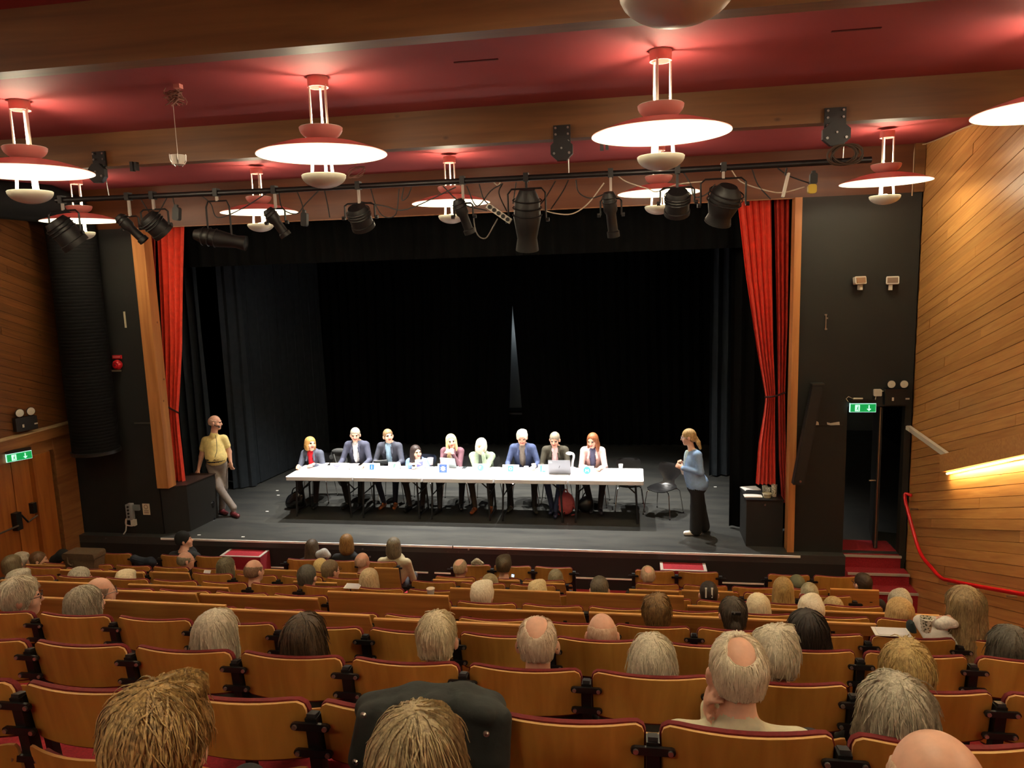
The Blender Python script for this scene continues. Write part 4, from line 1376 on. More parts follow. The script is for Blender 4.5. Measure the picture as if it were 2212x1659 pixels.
class Body:
    """list of primitives in world space: capsules, ellipsoids (rotated); each with a material slot"""

    def __init__(self):
        self.p = []

    def cap(self, a, b, r0, r1=None, m=0, k=0.02, flat=None):
        self.p.append(('c', V3(*a), V3(*b), r0, r0 if r1 is None else r1, m, k, flat))
        return self

    def ell(self, c, r, m=0, k=0.02, R=None, cut=False):
        self.p.append(('e', V3(*c), V3(*r), np.eye(3) if R is None else R, None, m, k, cut))
        return self

    def half(self, c, n, m=0, k=0.0):
        self.p.append(('h', V3(*c), V3(*n) / np.linalg.norm(n), None, None, m, k, True))
        return self

    def mesh(self, name, mats, h, origin, noise=0.0):
        lo = np.full(3, 1e9)
        hi = -lo
        for q in self.p:
            if q[0] == 'c':
                r = max(q[3], q[4])
                for e in (q[1], q[2]):
                    lo, hi = np.minimum(lo, e - r), np.maximum(hi, e + r)
            elif q[0] == 'e' and not q[7]:
                r = np.abs(q[3]) @ q[2]
                lo, hi = np.minimum(lo, q[1] - r), np.maximum(hi, q[1] + r)
        lo, hi = lo - 3 * h, hi + 3 * h
        n = np.ceil((hi - lo) / h).astype(int) + 1
        ax = [lo[i] + h * np.arange(n[i]) for i in range(3)]
        D = np.full(tuple(n), 1.0, np.float32)
        Dm = np.full(tuple(n), 1.0, np.float32)
        T = np.zeros(tuple(n), np.int8)
        for q in self.p:
            if q[0] == 'c':
                r = max(q[3], q[4])
                a0, b0 = np.minimum(q[1], q[2]) - r, np.maximum(q[1], q[2]) + r
            elif q[0] == 'e':
                r = np.abs(q[3]) @ q[2]
                a0, b0 = q[1] - r, q[1] + r
            else:
                a0, b0 = lo, hi
            mg = 0.035 + q[6]
            i0 = np.clip(np.floor((a0 - mg - lo) / h).astype(int), 0, n - 1)
            i1 = np.clip(np.ceil((b0 + mg - lo) / h).astype(int) + 1, 1, n)
            if (i1 <= i0).any():
                continue
            sl = tuple(slice(i0[i], i1[i]) for i in range(3))
            X, Y, Z = np.meshgrid(ax[0][sl[0]], ax[1][sl[1]], ax[2][sl[2]], indexing='ij', sparse=True)
            if q[0] == 'c':
                ba = q[2] - q[1]
                L2 = max(1e-9, ba @ ba)
                px, py, pz = X - q[1][0], Y - q[1][1], Z - q[1][2]
                t = np.clip((px * ba[0] + py * ba[1] + pz * ba[2]) / L2, 0, 1)
                d = np.sqrt((px - t * ba[0]) ** 2 + (py - t * ba[1]) ** 2 + (pz - t * ba[2]) ** 2) - (q[3] + (q[4] - q[3]) * t)
            elif q[0] == 'e':
                Rm, rr = q[3], q[2]
                px, py, pz = X - q[1][0], Y - q[1][1], Z - q[1][2]
                s0 = s1 = 0
                for i in range(3):
                    l_ = px * Rm[0, i] + py * Rm[1, i] + pz * Rm[2, i]
                    s0 = s0 + (l_ / rr[i]) ** 2
                    s1 = s1 + (l_ / rr[i] ** 2) ** 2
                k0, k1 = np.sqrt(s0), np.sqrt(s1)
                d = k0 * (k0 - 1) / np.maximum(k1, 1e-6)
            else:
                d = (X - q[1][0]) * q[2][0] + (Y - q[1][1]) * q[2][1] + (Z - q[1][2]) * q[2][2]
            d = d.astype(np.float32)
            S = D[sl]
            if q[7] is True:
                D[sl] = np.maximum(S, -d)
                continue
            k = q[6]
            M_ = Dm[sl]
            upd = d < M_
            Tt = T[sl]
            Tt[upd] = q[5]
            Dm[sl] = np.minimum(M_, d)
            if k > 0:
                hh = np.clip(0.5 + 0.5 * (S - d) / k, 0, 1)
                D[sl] = S + (d - S) * hh - k * hh * (1 - hh)
            else:
                D[sl] = np.minimum(S, d)
        sg = D < 0
        c = np.zeros(tuple(n - 1), np.int8)
        for a in _CORN:
            c += sg[a[0]:n[0] - 1 + a[0], a[1]:n[1] - 1 + a[1], a[2]:n[2] - 1 + a[2]]
        act = np.argwhere((c > 0) & (c < 8))
        vals = np.stack([D[act[:, 0] + a[0], act[:, 1] + a[1], act[:, 2] + a[2]] for a in _CORN], 1)
        acc = np.zeros((len(act), 3))
        ct = np.zeros(len(act))
        for a, b in _EDGE:
            va, vb = vals[:, a], vals[:, b]
            msk = (va < 0) != (vb < 0)
            t = np.where(msk, va / np.where(msk, va - vb, 1), 0)
            acc += np.where(msk[:, None], _CORN[a] + t[:, None] * (_CORN[b] - _CORN[a]), 0)
            ct += msk
        vp = lo + h * (act + acc / ct[:, None])
        vt = T[act[:, 0], act[:, 1], act[:, 2]]
        idx = np.full(tuple(n - 1), -1, np.int32)
        idx[act[:, 0], act[:, 1], act[:, 2]] = np.arange(len(act))
        quads = []
        for x in range(3):
            y, z = (x + 1) % 3, (x + 2) % 3
            s0 = [slice(None)] * 3
            s1 = [slice(None)] * 3
            s0[x], s1[x] = slice(0, n[x] - 1), slice(1, n[x])
            A, B_ = sg[tuple(s0)], sg[tuple(s1)]
            for inv in (False, True):
                e = np.argwhere((A & ~B_) if not inv else (~A & B_))
                e = e[(e[:, y] > 0) & (e[:, z] > 0) & (e[:, y] < n[y] - 1) & (e[:, z] < n[z] - 1)]
                qd = []
                for dy, dz in ((-1, -1), (0, -1), (0, 0), (-1, 0)):
                    f_ = e.copy()
                    f_[:, y] += dy
                    f_[:, z] += dz
                    qd.append(idx[f_[:, 0], f_[:, 1], f_[:, 2]])
                qd = np.stack(qd, 1)
                quads.append(qd[:, ::-1] if inv else qd)
        quads = np.concatenate(quads)
        quads = quads[(quads >= 0).all(1)]
        vp = vp - np.asarray(origin, float)
        # one relaxation pass
        for _ in range(2):
            s_ = np.zeros_like(vp)
            w_ = np.zeros(len(vp))
            for i in range(4):
                np.add.at(s_, quads[:, i], vp[quads[:, (i + 1) % 4]] + vp[quads[:, (i + 3) % 4]])
                np.add.at(w_, quads[:, i], 2)
            vp = np.where(w_[:, None] > 0, 0.55 * vp + 0.45 * s_ / np.maximum(w_, 1)[:, None], vp)
        if noise:
            ph = vp * 1.0
            a = np.sin(ph[:, 0] * 190 + 3 * np.sin(ph[:, 2] * 40)) * np.sin(ph[:, 1] * 170 + 2 * np.sin(ph[:, 2] * 33))
            ctr = vp.mean(0)
            dr = vp - ctr
            dr /= np.linalg.norm(dr, axis=1)[:, None] + 1e-9
            vp = vp + dr * (a * noise)[:, None]
        me = bpy.data.meshes.new(name)
        me.vertices.add(len(vp))
        me.vertices.foreach_set('co', vp.astype(np.float32).ravel())
        me.loops.add(quads.size)
        me.loops.foreach_set('vertex_index', quads.astype(np.int32).ravel())
        me.polygons.add(len(quads))
        me.polygons.foreach_set('loop_start', np.arange(0, quads.size, 4, dtype=np.int32))
        for m_ in mats:
            me.materials.append(m_)
        me.polygons.foreach_set('material_index', vt[quads[:, 0]].astype(np.int32))
        me.update(calc_edges=True)
        me.validate()
        me.shade_smooth()
        return me, vp, quads


def rot(yaw=0, pitch=0, roll=0):
    """local head frame: x right, y facing, z up.  yaw>0 turns to the person's left"""
    return np.array(Matrix.Rotation(yaw, 3, 'Z') @ Matrix.Rotation(pitch, 3, 'X') @ Matrix.Rotation(roll, 3, 'Y'))


def add_head(B, c, R, s=1.0, skin=0, eye=5, lip=6, female=False, neck_to=None, ears=True, features=True):
    def P(x, y, z):
        return c + R @ (V3(x, y, z) * s)
    j = 0.9 if female else 1.0
    B.ell(P(0, -0.012, 0.032), V3(0.076, 0.096, 0.09) * s, skin, 0.01, R)
    B.ell(P(0, 0.028, -0.040), V3(0.057 * j, 0.066, 0.082) * s, skin, 0.03, R)
    B.cap(P(-0.018 * j, 0.064, -0.098), P(0.018 * j, 0.064, -0.098), 0.021 * s, m=skin, k=0.025)
    if features:
        B.cap(P(0, 0.090, 0.008), P(0, 0.108, -0.030), 0.009 * s, 0.015 * s, skin, 0.012)
        B.cap(P(-0.034, 0.078, 0.026), P(0.034, 0.078, 0.026), 0.013 * s, m=skin, k=0.015)
        for sx in (-1, 1):
            B.ell(P(sx * 0.031, 0.0845, 0.004), V3(0.013, 0.009, 0.008) * s, eye, 0.0, R)
            B.ell(P(sx * 0.045, 0.062, -0.03), V3(0.024, 0.024, 0.024) * s, skin, 0.02, R)
        B.ell(P(0, 0.0935, -0.062), V3(0.025, 0.009, 0.007) * s, lip, 0.0, R)
    if ears:
        for sx in (-1, 1):
            B.ell(P(sx * 0.084, -0.008, -0.010), V3(0.015, 0.022, 0.035) * s, skin, 0.008, R)
    if neck_to is not None:
        B.cap(P(0, -0.012, -0.07), neck_to, 0.052 * s * (0.88 if female else 1), 0.060 * s * (0.88 if female else 1), skin, 0.02)


def add_hand(B, wrist, R, curl=0.4, m=0, s=1.0, spread=0.35, mirror=1):
    """R columns: x across the palm (towards the thumb * mirror), y along the fingers, z back of the hand"""
    def P(x, y, z):
        return wrist + R @ (V3(x * mirror, y, z) * s)
    B.ell(P(0, 0.05, 0), V3(0.039, 0.052, 0.016) * s, m, 0.01, R)
    for i, (x, l_) in enumerate(((0.027, 0.070), (0.009, 0.078), (-0.010, 0.072), (-0.028, 0.056))):
        a0 = P(x, 0.09, 0)
        sx = x * spread * 2.0
        d1 = V3(sx, math.cos(curl * 0.6), -math.sin(curl * 0.6))
        d2 = V3(sx, math.cos(curl * 1.6), -math.sin(curl * 1.6))
        a1 = P(x + sx * l_ * 0.5, 0.09 + d1[1] * l_ * 0.5, d1[2] * l_ * 0.5)
        a2 = P(x + sx * l_, 0.09 + d1[1] * l_ * 0.5 + d2[1] * l_ * 0.55, d1[2] * l_ * 0.5 + d2[2] * l_ * 0.55)
        B.cap(a0, a1, 0.0095 * s, 0.009 * s, m, 0.006)
        B.cap(a1, a2, 0.009 * s, 0.0075 * s, m, 0.004)
    B.cap(P(0.030, 0.025, -0.004), P(0.056, 0.055, -0.012), 0.013 * s, 0.011 * s, m, 0.01)
    B.cap(P(0.056, 0.055, -0.012), P(0.060, 0.085, -0.020), 0.010 * s, 0.008 * s, m, 0.005)


def ik(a, b, l1, l2, pole):
    a, b, pole = V3(*a), V3(*b), V3(*pole)
    d = b - a
    L = np.linalg.norm(d)
    Lc = min(L, (l1 + l2) * 0.999)
    x = (l1 * l1 - l2 * l2 + Lc * Lc) / (2 * Lc)
    h = math.sqrt(max(0, l1 * l1 - x * x))
    u = d / L
    p = pole - u * (pole @ u)
    p /= np.linalg.norm(p) + 1e-9
    return a + u * x + p * h


SKIN = {'fair': plain('skin_fair', (228, 182, 156), 0.5, var=0.08, scale=30), 'pink': plain('skin_pink', (224, 172, 146), 0.45, var=0.1, scale=30),
        'tan': plain('skin_tan', (208, 154, 122), 0.5, var=0.1, scale=30)}
M_EYE = plain('eye_dark', (52, 40, 36), 0.25)
M_LIP = plain('lip', (186, 96, 88), 0.45)


def hair_mesh(c, R, style, s, top, h, origin, name, mats, near=False):
    """hair shells around a head centre"""
    B = Body()

    def P(x, y, z):
        return c + R @ (V3(x, y, z) * s)

    def E(x, y, z, a, b, d, k=0.02):
        B.ell(P(x, y, z), V3(a, b, d) * s, 0, k, R)

    def C(x, y, z, n):
        B.half(P(x, y, z), -(R @ V3(*n)))

    def cut(x, y, z, a, b, d):
        B.ell(P(x, y, z), V3(a, b, d) * s, 0, 0.0, R, cut=True)
    if style in ('short', 'fluffy', 'spiky'):
        g = {'short': 0.010, 'fluffy': 0.022, 'spiky': 0.018}[style]
        E(0, -0.016, 0.036, 0.076 + g, 0.096 + g, 0.090 + g)
        E(0, -0.05, -0.03, 0.066 + g * 0.7, 0.055 + g * 0.6, 0.060)
        if style != 'short':
            E(0.03, 0.02, 0.105, 0.05, 0.07, 0.028 + g * 0.3)
            E(-0.035, -0.03, 0.10, 0.05, 0.06, 0.03)
            E(0.0, -0.09, 0.06, 0.05, 0.035, 0.05)
        cut(0, 0.125, -0.045, 0.105, 0.112, 0.105)
        C(0, 0, -0.068, (0, -0.25, -1))
        if style == 'short':
            for sx in (-1, 1):
                cut(sx * 0.094, 0.005, -0.03, 0.026, 0.034, 0.042)
    elif style in ('bald', 'fringe', 'crop'):
        g = 0.006 if style != 'fringe' else 0.007
        E(0, -0.016, 0.020 if style == 'bald' else 0.032, 0.077 + g, 0.097 + g, (0.088 if style == 'bald' else 0.092) + g)
        E(0, -0.055, -0.025, 0.064, 0.050, 0.058)
        cut(0, -0.035, 0.115, 0.046, 0.082, 0.062) if style == 'crop' else (cut(0, -0.055, 0.112, 0.046, 0.056, 0.054) if style == 'fringe' else cut(0, 0.03, 0.11, 0.092, 0.125, 0.082))
        cut(0, 0.12, -0.04, 0.11, 0.115, 0.11)
        C(0, 0, -0.052, (0, -0.2, -1))
        for sx in (-1, 1):
            cut(sx * 0.092, 0.005, -0.03, 0.026, 0.034, 0.045)
    elif style == 'bob':
        E(0, -0.018, 0.035, 0.094, 0.112, 0.100)
        E(0, -0.045, -0.045, 0.098, 0.080, 0.085, 0.04)
        E(0.055, 0.0, -0.045, 0.042, 0.065, 0.075, 0.03)
        E(-0.055, 0.0, -0.045, 0.042, 0.065, 0.075, 0.03)
        cut(0, 0.130, -0.045, 0.074, 0.122, 0.105)
    elif style == 'longbob':
        E(0, -0.018, 0.035, 0.092, 0.110, 0.098)
        E(0, -0.050, -0.065, 0.100, 0.080, 0.115, 0.04)
        E(0.06, -0.005, -0.07, 0.040, 0.060, 0.10, 0.03)
        E(-0.06, -0.005, -0.07, 0.040, 0.060, 0.10, 0.03)
        cut(0, 0.130, -0.05, 0.072, 0.118, 0.12)
    elif style == 'long':
        E(0, -0.018, 0.035, 0.090, 0.108, 0.097)
        E(0, -0.060, -0.10, 0.098, 0.066, 0.14, 0.05)
        E(0, -0.085, -0.22, 0.105, 0.045, 0.12, 0.05)
        E(0.068, 0.0, -0.10, 0.030, 0.050, 0.14, 0.03)
        E(-0.068, 0.0, -0.10, 0.030, 0.050, 0.14, 0.03)
        cut(0, 0.130, -0.06, 0.070, 0.118, 0.14)
    elif style == 'longfront':
        E(0, -0.018, 0.035, 0.090, 0.108, 0.097)
        E(0, -0.055, -0.09, 0.096, 0.062, 0.13, 0.05)
        E(0.072, 0.015, -0.13, 0.032, 0.045, 0.17, 0.03)
        E(-0.072, 0.0, -0.10, 0.030, 0.045, 0.14, 0.03)
        E(0.07, 0.06, -0.24, 0.030, 0.035, 0.09, 0.03)
        cut(0, 0.130, -0.06, 0.068, 0.118, 0.15)
    elif style == 'bun':
        E(0, -0.016, 0.034, 0.085, 0.105, 0.095)
        E(0, -0.055, -0.03, 0.070, 0.055, 0.065)
        E(0, -0.115, -0.035, 0.036, 0.030, 0.036, 0.01)
        cut(0, 0.125, -0.045, 0.085, 0.110, 0.105)
        C(0, 0, -0.09, (0, -0.2, -1))
    elif style == 'pony':
        E(0, -0.016, 0.034, 0.086, 0.106, 0.097)
        E(0, -0.055, -0.03, 0.066, 0.052, 0.06)
        B.cap(P(0, -0.11, -0.02), P(0, -0.135, -0.10), 0.028 * s, 0.034 * s, 0, 0.02)
        B.cap(P(0, -0.135, -0.10), P(0.0, -0.155, -0.19), 0.034 * s, 0.024 * s, 0, 0.02)
        cut(0, 0.125, -0.05, 0.080, 0.108, 0.10)
        C(0, 0, -0.10, (0, 0.3, -1)) if False else None
    elif style == 'cap':
        E(0, -0.014, 0.04, 0.090, 0.108, 0.098)
        C(0, 0, 0.015, (0, 0, -1))
        B.ell(P(0, 0.10, 0.025), V3(0.07, 0.075, 0.010) * s, 0, 0.01, R)
    elif style == 'beanie':
        E(0, -0.016, 0.045, 0.088, 0.108, 0.108)
        E(0, -0.03, 0.0, 0.086, 0.09, 0.05)
        C(0, 0, -0.03, (0, 0.35, -1))
        cut(0, 0.14, -0.06, 0.10, 0.10, 0.095)
    me, vp, q = B.mesh(name, mats, h, origin, noise=0.0018 if style not in ('cap', 'beanie') else 0)
    return me, vp, q


def strands(vp, quads, c_l, R, n, seg, step, rad, lift, rr, crown=(0, -0.03, 0.10), wild=0.25):
    """thin locks combed over the hair shell; returns MB"""
    kd = kdtree.KDTree(len(vp))
    for i, p in enumerate(vp):
        kd.insert(p, i)
    kd.balance()
    nrm = np.zeros_like(vp)
    fn = np.cross(vp[quads[:, 2]] - vp[quads[:, 0]], vp[quads[:, 3]] - vp[quads[:, 1]])
    for i in range(4):
        np.add.at(nrm, quads[:, i], fn)
    nrm /= np.linalg.norm(nrm, axis=1)[:, None] + 1e-9
    cr = c_l + R @ V3(*crown)
    mb = MB()
    for _ in range(n):
        i = rr.integers(len(vp))
        p = vp[i].copy()
        pts = []
        sd = rr.normal(0, 1, 3) * wild
        lf = abs(rr.normal(0, 1)) * lift
        for j in range(seg):
            _, ii, _ = kd.find(p)
            nn = nrm[ii]
            on = vp[ii] + nn * (0.001 + lf * (j / seg))
            pts.append(on)
            d = (on - cr)
            d = d / (np.linalg.norm(d) + 1e-6) + V3(0, 0, -0.9) + sd
            d = d - nn * (d @ nn)
            d /= np.linalg.norm(d) + 1e-6
            p = vp[ii] + d * step
        if np.linalg.norm(pts[-1] - pts[0]) < step * 1.2:
            continue
        mb.tube(pts, [rad * (0.5 + 0.5 * math.sin(math.pi * min(1, (j + 0.6) / seg))) * (1 - 0.75 * (j / seg) ** 2) for j in range(seg)], n=3)
    return mb


# ------------------------------------------------------------------ tables on the stage
M_TABLE = plain('table_white_plastic', (236, 236, 240), 0.45)
M_TLEG = plain('table_leg_black', (24, 24, 26), 0.4)
TX = [-5.745 + 1.184 * i for i in range(6)]
TY0, TY1, TZ = 11.25, 12.03, 0.735


def rounded_slab(w, d, h, r, n=4):
    pts = []
    for cx, cy, a0 in ((w / 2 - r, d / 2 - r, 0), (-w / 2 + r, d / 2 - r, 90), (-w / 2 + r, -d / 2 + r, 180), (w / 2 - r, -d / 2 + r, 270)):
        for i in range(n + 1):
            a = math.radians(a0 + 90 * i / n)
            pts.append((cx + r * math.cos(a), cy + r * math.sin(a), -h))
    return MB().prism(pts, (0, 0, h))


def make_table():
    t = thing('folding_table', 'x', 'table')
    w, d = 1.176, TY1 - TY0
    rounded_slab(w, d, 0.06, 0.03).build('table_top', M_TABLE, t).location = (0, 0, TZ)
    for sx in (-1, 1):
        x = sx * (w / 2 - 0.13)
        for sy in (-1, 1):
            MB().cyl((x, sy * 0.24, TZ - 0.05), (x + sx * 0.03, sy * 0.27, 0.012), 0.016, n=10).build('leg', M_TLEG, t, True)
        MB().cyl((x + sx * 0.028, -0.27, 0.06), (x + sx * 0.028, 0.27, 0.06), 0.012, n=8).build('leg_crossbar', M_TLEG, t, True)
        MB().cyl((x + sx * 0.01, 0, 0.42), (x - sx * 0.26, 0, TZ - 0.06), 0.012, n=8).build('brace', M_TLEG, t, True)
        MB().cyl((x + sx * 0.01, -0.25, 0.42), (x + sx * 0.01, 0.25, 0.42), 0.010, n=8).build('brace_bar', M_TLEG, t, True)
    return t


tp = make_table()
tlab = ['white folding table at the left end of the row, under the woman in red top', 'white folding table second from the left, under the man in light-blue shirt',
        'white folding table in the middle of the row', 'white folding table second from the right, under the open silver laptop', 'white folding table at the right end of the row']
for i in range(5):
    t = tp if i == 0 else copy_tree(tp)
    t.location = ((TX[i] + TX[i + 1]) / 2, (TY0 + TY1) / 2, 0)
    tag(t, tlab[i], 'table', 'white folding tables set in a row on the stage')

# ------------------------------------------------------------------ shell chairs
M_CHAIR = plain('chair_black_lacquer', (26, 26, 27), 0.28)
M_CHROME = plain('chrome', (200, 200, 200), 0.12, 1.0)


def make_chair():
    t = thing('shell_chair', 'x', 'chair')
    st = [(-.24, .425, .30), (-.20, .442, .38), (-.06, .440, .42), (.07, .435, .41), (.14, .447, .33), (.178, .485, .21), (.195, .54, .20),
          (.208, .60, .31), (.225, .68, .41), (.24, .75, .42), (.248, .79, .37), (.25, .805, .28)]
    nc = 8
    mb = MB()
    for lay in (0, 1):
        for j, (y, z, w) in enumerate(st):
            a, b = st[max(0, j - 1)], st[min(len(st) - 1, j + 1)]
            ty, tz = b[0] - a[0], b[1] - a[1]
            L = math.hypot(ty, tz)
            ny, nz = -tz / L, ty / L
            for i in range(nc + 1):
                u = 2 * i / nc - 1
                cv = 0.022 * u * u
                mb.v.append((u * w / 2, y + ny * (cv + lay * -0.011), z + nz * (cv + lay * -0.011)))
    n = len(st) * (nc + 1)
    for j in range(len(st) - 1):
        for i in range(nc):
            a = j * (nc + 1) + i
            mb.f += [(a, a + 1, a + nc + 2, a + nc + 1), (n + a, n + a + nc + 1, n + a + nc + 2, n + a + 1)]
    for j in range(len(st) - 1):
        for i in (0, nc):
            a = j * (nc + 1) + i
            mb.f.append((a, a + nc + 1, n + a + nc + 1, n + a))
    for i in range(nc):
        for j in (0, len(st) - 1):
            a = j * (nc + 1) + i
            mb.f.append((a, a + 1, n + a + 1, n + a))
    mb.mi = [0] * len(mb.f)
    mb.build('shell', M_CHAIR, t, True)
    for sx in (-1, 1):
        for sy, yy in ((-1, -.20), (1, .18)):
            MB().tube([(sx * 0.05, sy * 0.04 - 0.02, .418), (sx * 0.17, yy * 0.8, .412), (sx * 0.20, yy * 0.95, .38), (sx * 0.245, yy * 1.2, 0.01)], 0.008, n=8).build('leg', M_CHROME, t, True)
            MB().cyl((sx * 0.244, yy * 1.2, 0.0), (sx * 0.244, yy * 1.2, 0.02), 0.012, n=8).build('foot_cap', M_TLEG, t)
    MB().cyl((0, -0.02, .405), (0, -0.02, .425), 0.09, n=14).build('mounting_plate', M_TLEG, t)
    return t


CH = make_chair()
SIT = [(-5.66, 12.40), (-4.85, 12.42), (-4.25, 12.42), (-3.70, 12.38), (-3.09, 12.40), (-2.55, 12.38), (-1.86, 12.42), (-1.30, 12.42), (-0.66, 12.42)]
who = ['the blonde woman in red top', 'the man in the white shirt', 'the man in the light-blue shirt', 'the dark-haired woman in blue', 'the platinum-blonde woman',
       'the person in the green sweater', 'the man in the navy blazer', 'the man in the olive blazer', 'the woman in the pale pink blazer']
for i, (x, y) in enumerate(SIT):
    t = CH if i == 0 else copy_tree(CH)
    t.location = (x, y, 0)
    t.rotation_euler = (0, 0, random.uniform(-0.12, 0.12))
    tag(t, 'black shell chair with chrome legs under ' + who[i], 'chair', 'black shell chairs on the stage')
for (x, y, rz, lab) in ((-0.06, 12.22, 0.05, 'empty black shell chair pushed in at the right end of the tables'), (0.50, 11.95, -0.55, 'empty black shell chair turned away, beside the standing woman in blue')):
    t = copy_tree(CH)
    t.location = (x, y, 0)
    t.rotation_euler = (0, 0, rz)
    tag(t, lab, 'chair', 'black shell chairs on the stage')


# ------------------------------------------------------------------ people on the stage
def cloth(rgb, rough=0.85):
    return plain('cloth_%d_%d_%d' % rgb, rgb, rough, var=0.14, scale=26, bump=0.12)


def hand_R(f_, up):
    y = V3(*f_) / np.linalg.norm(f_)
    z = V3(*up)
    z = z - y * (z @ y)
    z /= np.linalg.norm(z)
    return np.stack([np.cross(y, z), y, z], 1)


PN = [0]


def finish_person(label, B, origin, mats, h, hc, R, s, hair, hcol, near=0, extra=None, name='person'):
    me, vp, q = B.mesh('person_body', mats, h, origin)
    o_ = bpy.data.objects.new(name, me)
    o_.location = origin
    COL.objects.link(o_)
    tag(o_, label, 'person')
    if hair:
        hm = hairmat('hair_%d_%d_%d' % hcol[0], *hcol)
        hp_ = 0.006 if near >= 2 else (0.008 if near else 0.010)
        me2, v2, q2 = hair_mesh(hc, R, hair, s, 0, hp_, origin, 'hair', [hm] if hair not in ('cap', 'beanie') else [cloth(hcol[0])])
        ho = bpy.data.objects.new('hair' if hair not in ('cap', 'beanie') else 'cap', me2)
        link(ho, o_)
        if near and hair not in ('cap', 'beanie', 'bald'):
            n_ = 1500 if near >= 2 else 420
            mb = strands(v2, q2, hc - np.asarray(origin), R, n_, 8 if hair not in ('short', 'fringe', 'crop', 'fluffy') else (3 if hair == 'crop' else 5), 0.014 if near >= 2 else 0.016, 0.0026 if near >= 2 else 0.0034, (0.004 if hair in ('fringe', 'crop') else 0.009), rng, wild=0.22 if hair != 'spiky' else 0.34)
            mb.build('hair_locks', hm, ho, True)
    return o_


def glasses(par, hc, R, s, origin, m_=None):
    m_ = m_ or plain('glasses_frame', (40, 30, 26), 0.3)
    mb = MB()
    o0 = np.asarray(origin)
    for sx in (-1, 1):
        ring = [hc + R @ (V3(sx * 0.033 + 0.024 * math.cos(a), 0.106, 0.004 + 0.018 * math.sin(a)) * s) - o0 for a in np.linspace(0, 2 * math.pi, 13)]
        mb.tube(ring, 0.0025, n=4)
        mb.tube([hc + R @ (V3(sx * 0.057, 0.104, 0.008) * s) - o0, hc + R @ (V3(sx * 0.083, 0.02, 0.006) * s) - o0, hc + R @ (V3(sx * 0.086, -0.03, -0.006) * s) - o0], 0.0025, n=4)
    mb.tube([hc + R @ (V3(-0.009, 0.108, 0.006) * s) - o0, hc + R @ (V3(0.009, 0.108, 0.006) * s) - o0], 0.0025, n=4)
    return mb.build('glasses', m_, par)


